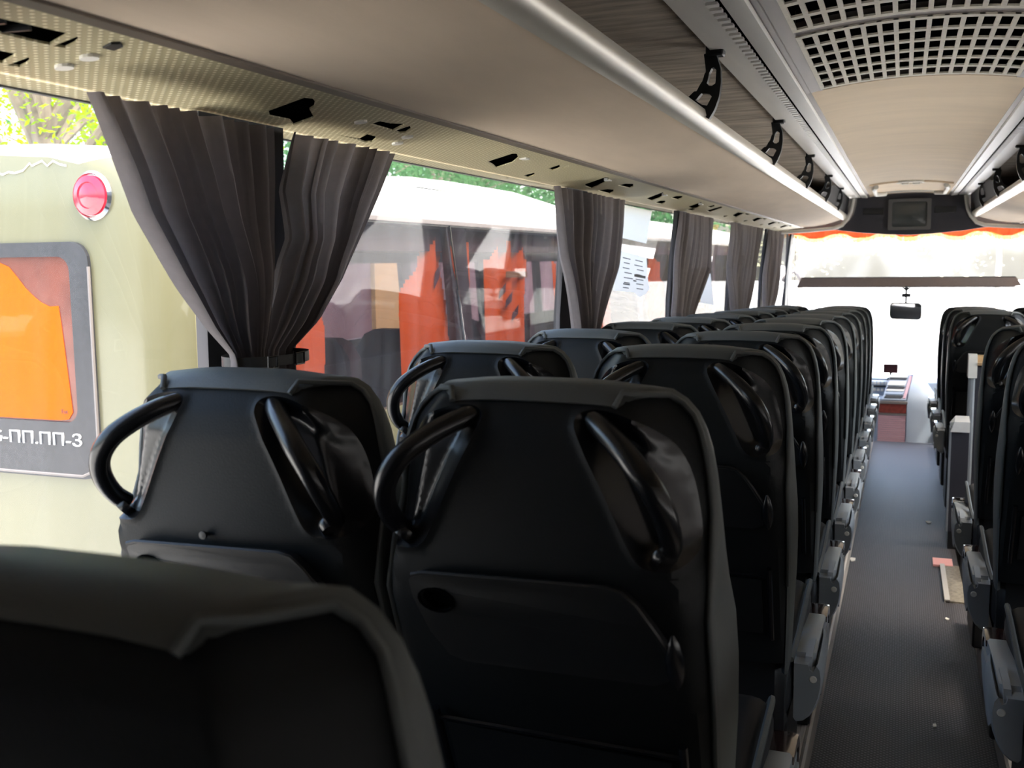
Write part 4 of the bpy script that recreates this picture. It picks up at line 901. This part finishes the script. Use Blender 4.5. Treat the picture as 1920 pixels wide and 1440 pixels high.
# added mauve-and-ochre shed giving the coach windows their dark tone and yellow patches
t = thing('backdrop', 'mauve shed with ochre panels added behind the tinted coach windows', 'background wall', (-7.0, 8, -1.45))
m = MB(); m.box(-.6, .6, -6, 30, 0, 3.2); m.obj('wall', M['mauve'], t, smooth=0)  # dark mauve block made tall to hide bright ground behind the coach
for y0, y1 in ((-4, -3.2), (-1.2, -.6), (1.2, 1.6), (3.6, 4.4), (8, 9), (13, 14.5), (20, 22)):
    m = MB(); m.box(.6, .66, y0, y1, 1.6, 2.95); m.obj('ochre_patch', M['ochre'], t, smooth=0)  # ochre patches added for the yellow seen through the panes
m = MB(); m.box(-.7, .7, -6.2, 30.2, 3.2, 3.3); m.obj('roof', M['gap'], t, smooth=0)

# trees
def tree(x, y, h, crown, label, mt, n, seed, leafs=.11, trunk_r=.16, low=.45, gap=0):
    rnd = random.Random(seed); t = thing('tree', label, 'tree', (x, y, -1.45), group='trees beyond the parked coach')
    m = MB(); top = h*.8
    m.tube([(0, 0, 0), (.05, .02, h*.3), (-.03, .05, h*.55), (.04, 0, top)], [trunk_r, trunk_r*.85, trunk_r*.65, trunk_r*.3], 10); m.obj('trunk', M['bark'], t)
    cl = []; b = MB()
    for k in range(16):
        a = rnd.uniform(0, 6.28); z0 = h*rnd.uniform(.4, .75); rr = crown*rnd.uniform(.5, 1); z1 = z0+rnd.uniform(.1, .35)*h
        e = (rr*math.cos(a), rr*math.sin(a), min(z1, h)); b.tube([(0, 0, z0), (e[0]*.45, e[1]*.45, z0+(e[2]-z0)*.6), e], [trunk_r*.35, trunk_r*.2, trunk_r*.07], 6)
        cl.append(e); cl.append((e[0]*.6, e[1]*.6, z0+(e[2]-z0)*.75))
    b.obj('branches', M['bark'], t, kind='stuff')
    for k in range(14):
        a = rnd.uniform(0, 6.28); f = rnd.uniform(.2, 1); cl.append((crown*f*math.cos(a), crown*f*math.sin(a), h*rnd.uniform(low, 1.0)))
    l = MB(); vs, fs = [], []
    for k in range(n):
        c = rnd.choice(cl); s = crown*.28
        p = Vector((c[0]+rnd.gauss(0, s), c[1]+rnd.gauss(0, s), c[2]+rnd.gauss(0, s*.8)))
        u = Vector((rnd.gauss(0, 1), rnd.gauss(0, 1), rnd.gauss(0, .6))).normalized(); w_ = u.orthogonal().normalized(); q = leafs*rnd.uniform(.6, 1.2)
        i = len(vs); vs += [p-u*q, p+w_*q*.38, p+u*q, p-w_*q*.38]; fs.append((i, i+1, i+2, i+3))
    l.add(vs, fs); l.obj('foliage', mt, t, smooth=0, kind='stuff')
tree(-9.4, 9.3, 7.5, 1.9, 'bare-trunked tree with bright yellow-green leaves above the coach roof', M['leaf'], 7000, 1, .05, .22)
tree(-11.5, 12.6, 6.5, 1.7, 'yellow-green tree glimpsed in the slit between the nearest curtains', M['leaf'], 6000, 2, .06)
tree(-17, 10.5, 9.5, 3.4, 'hazy green tree standing behind the bright-leaved one', M['leafd'], 11000, 3, .09)
tree(-13, 20.5, 6.2, 2.6, 'broad green tree over the coach roof in the second window', M['leafd'], 6500, 4, .10)
tree(-13.5, 29, 7, 3.0, 'dense green tree right of the broad one in the second window', M['leafd'], 6500, 5, .11)
tree(-15, 36, 7.5, 3.5, 'green tree showing beside the blank taped sheet', M['leafd'], 6000, 6, .18)
tree(-12, 48, 8, 3.6, 'distant tree seen between the forward curtains', M['leafd'], 5000, 7, .2)
M['leafp'] = cloth('leaf paled by haze', (190, 186, 150), .5, .2)  # glare and haze ahead are put into this pale leaf colour
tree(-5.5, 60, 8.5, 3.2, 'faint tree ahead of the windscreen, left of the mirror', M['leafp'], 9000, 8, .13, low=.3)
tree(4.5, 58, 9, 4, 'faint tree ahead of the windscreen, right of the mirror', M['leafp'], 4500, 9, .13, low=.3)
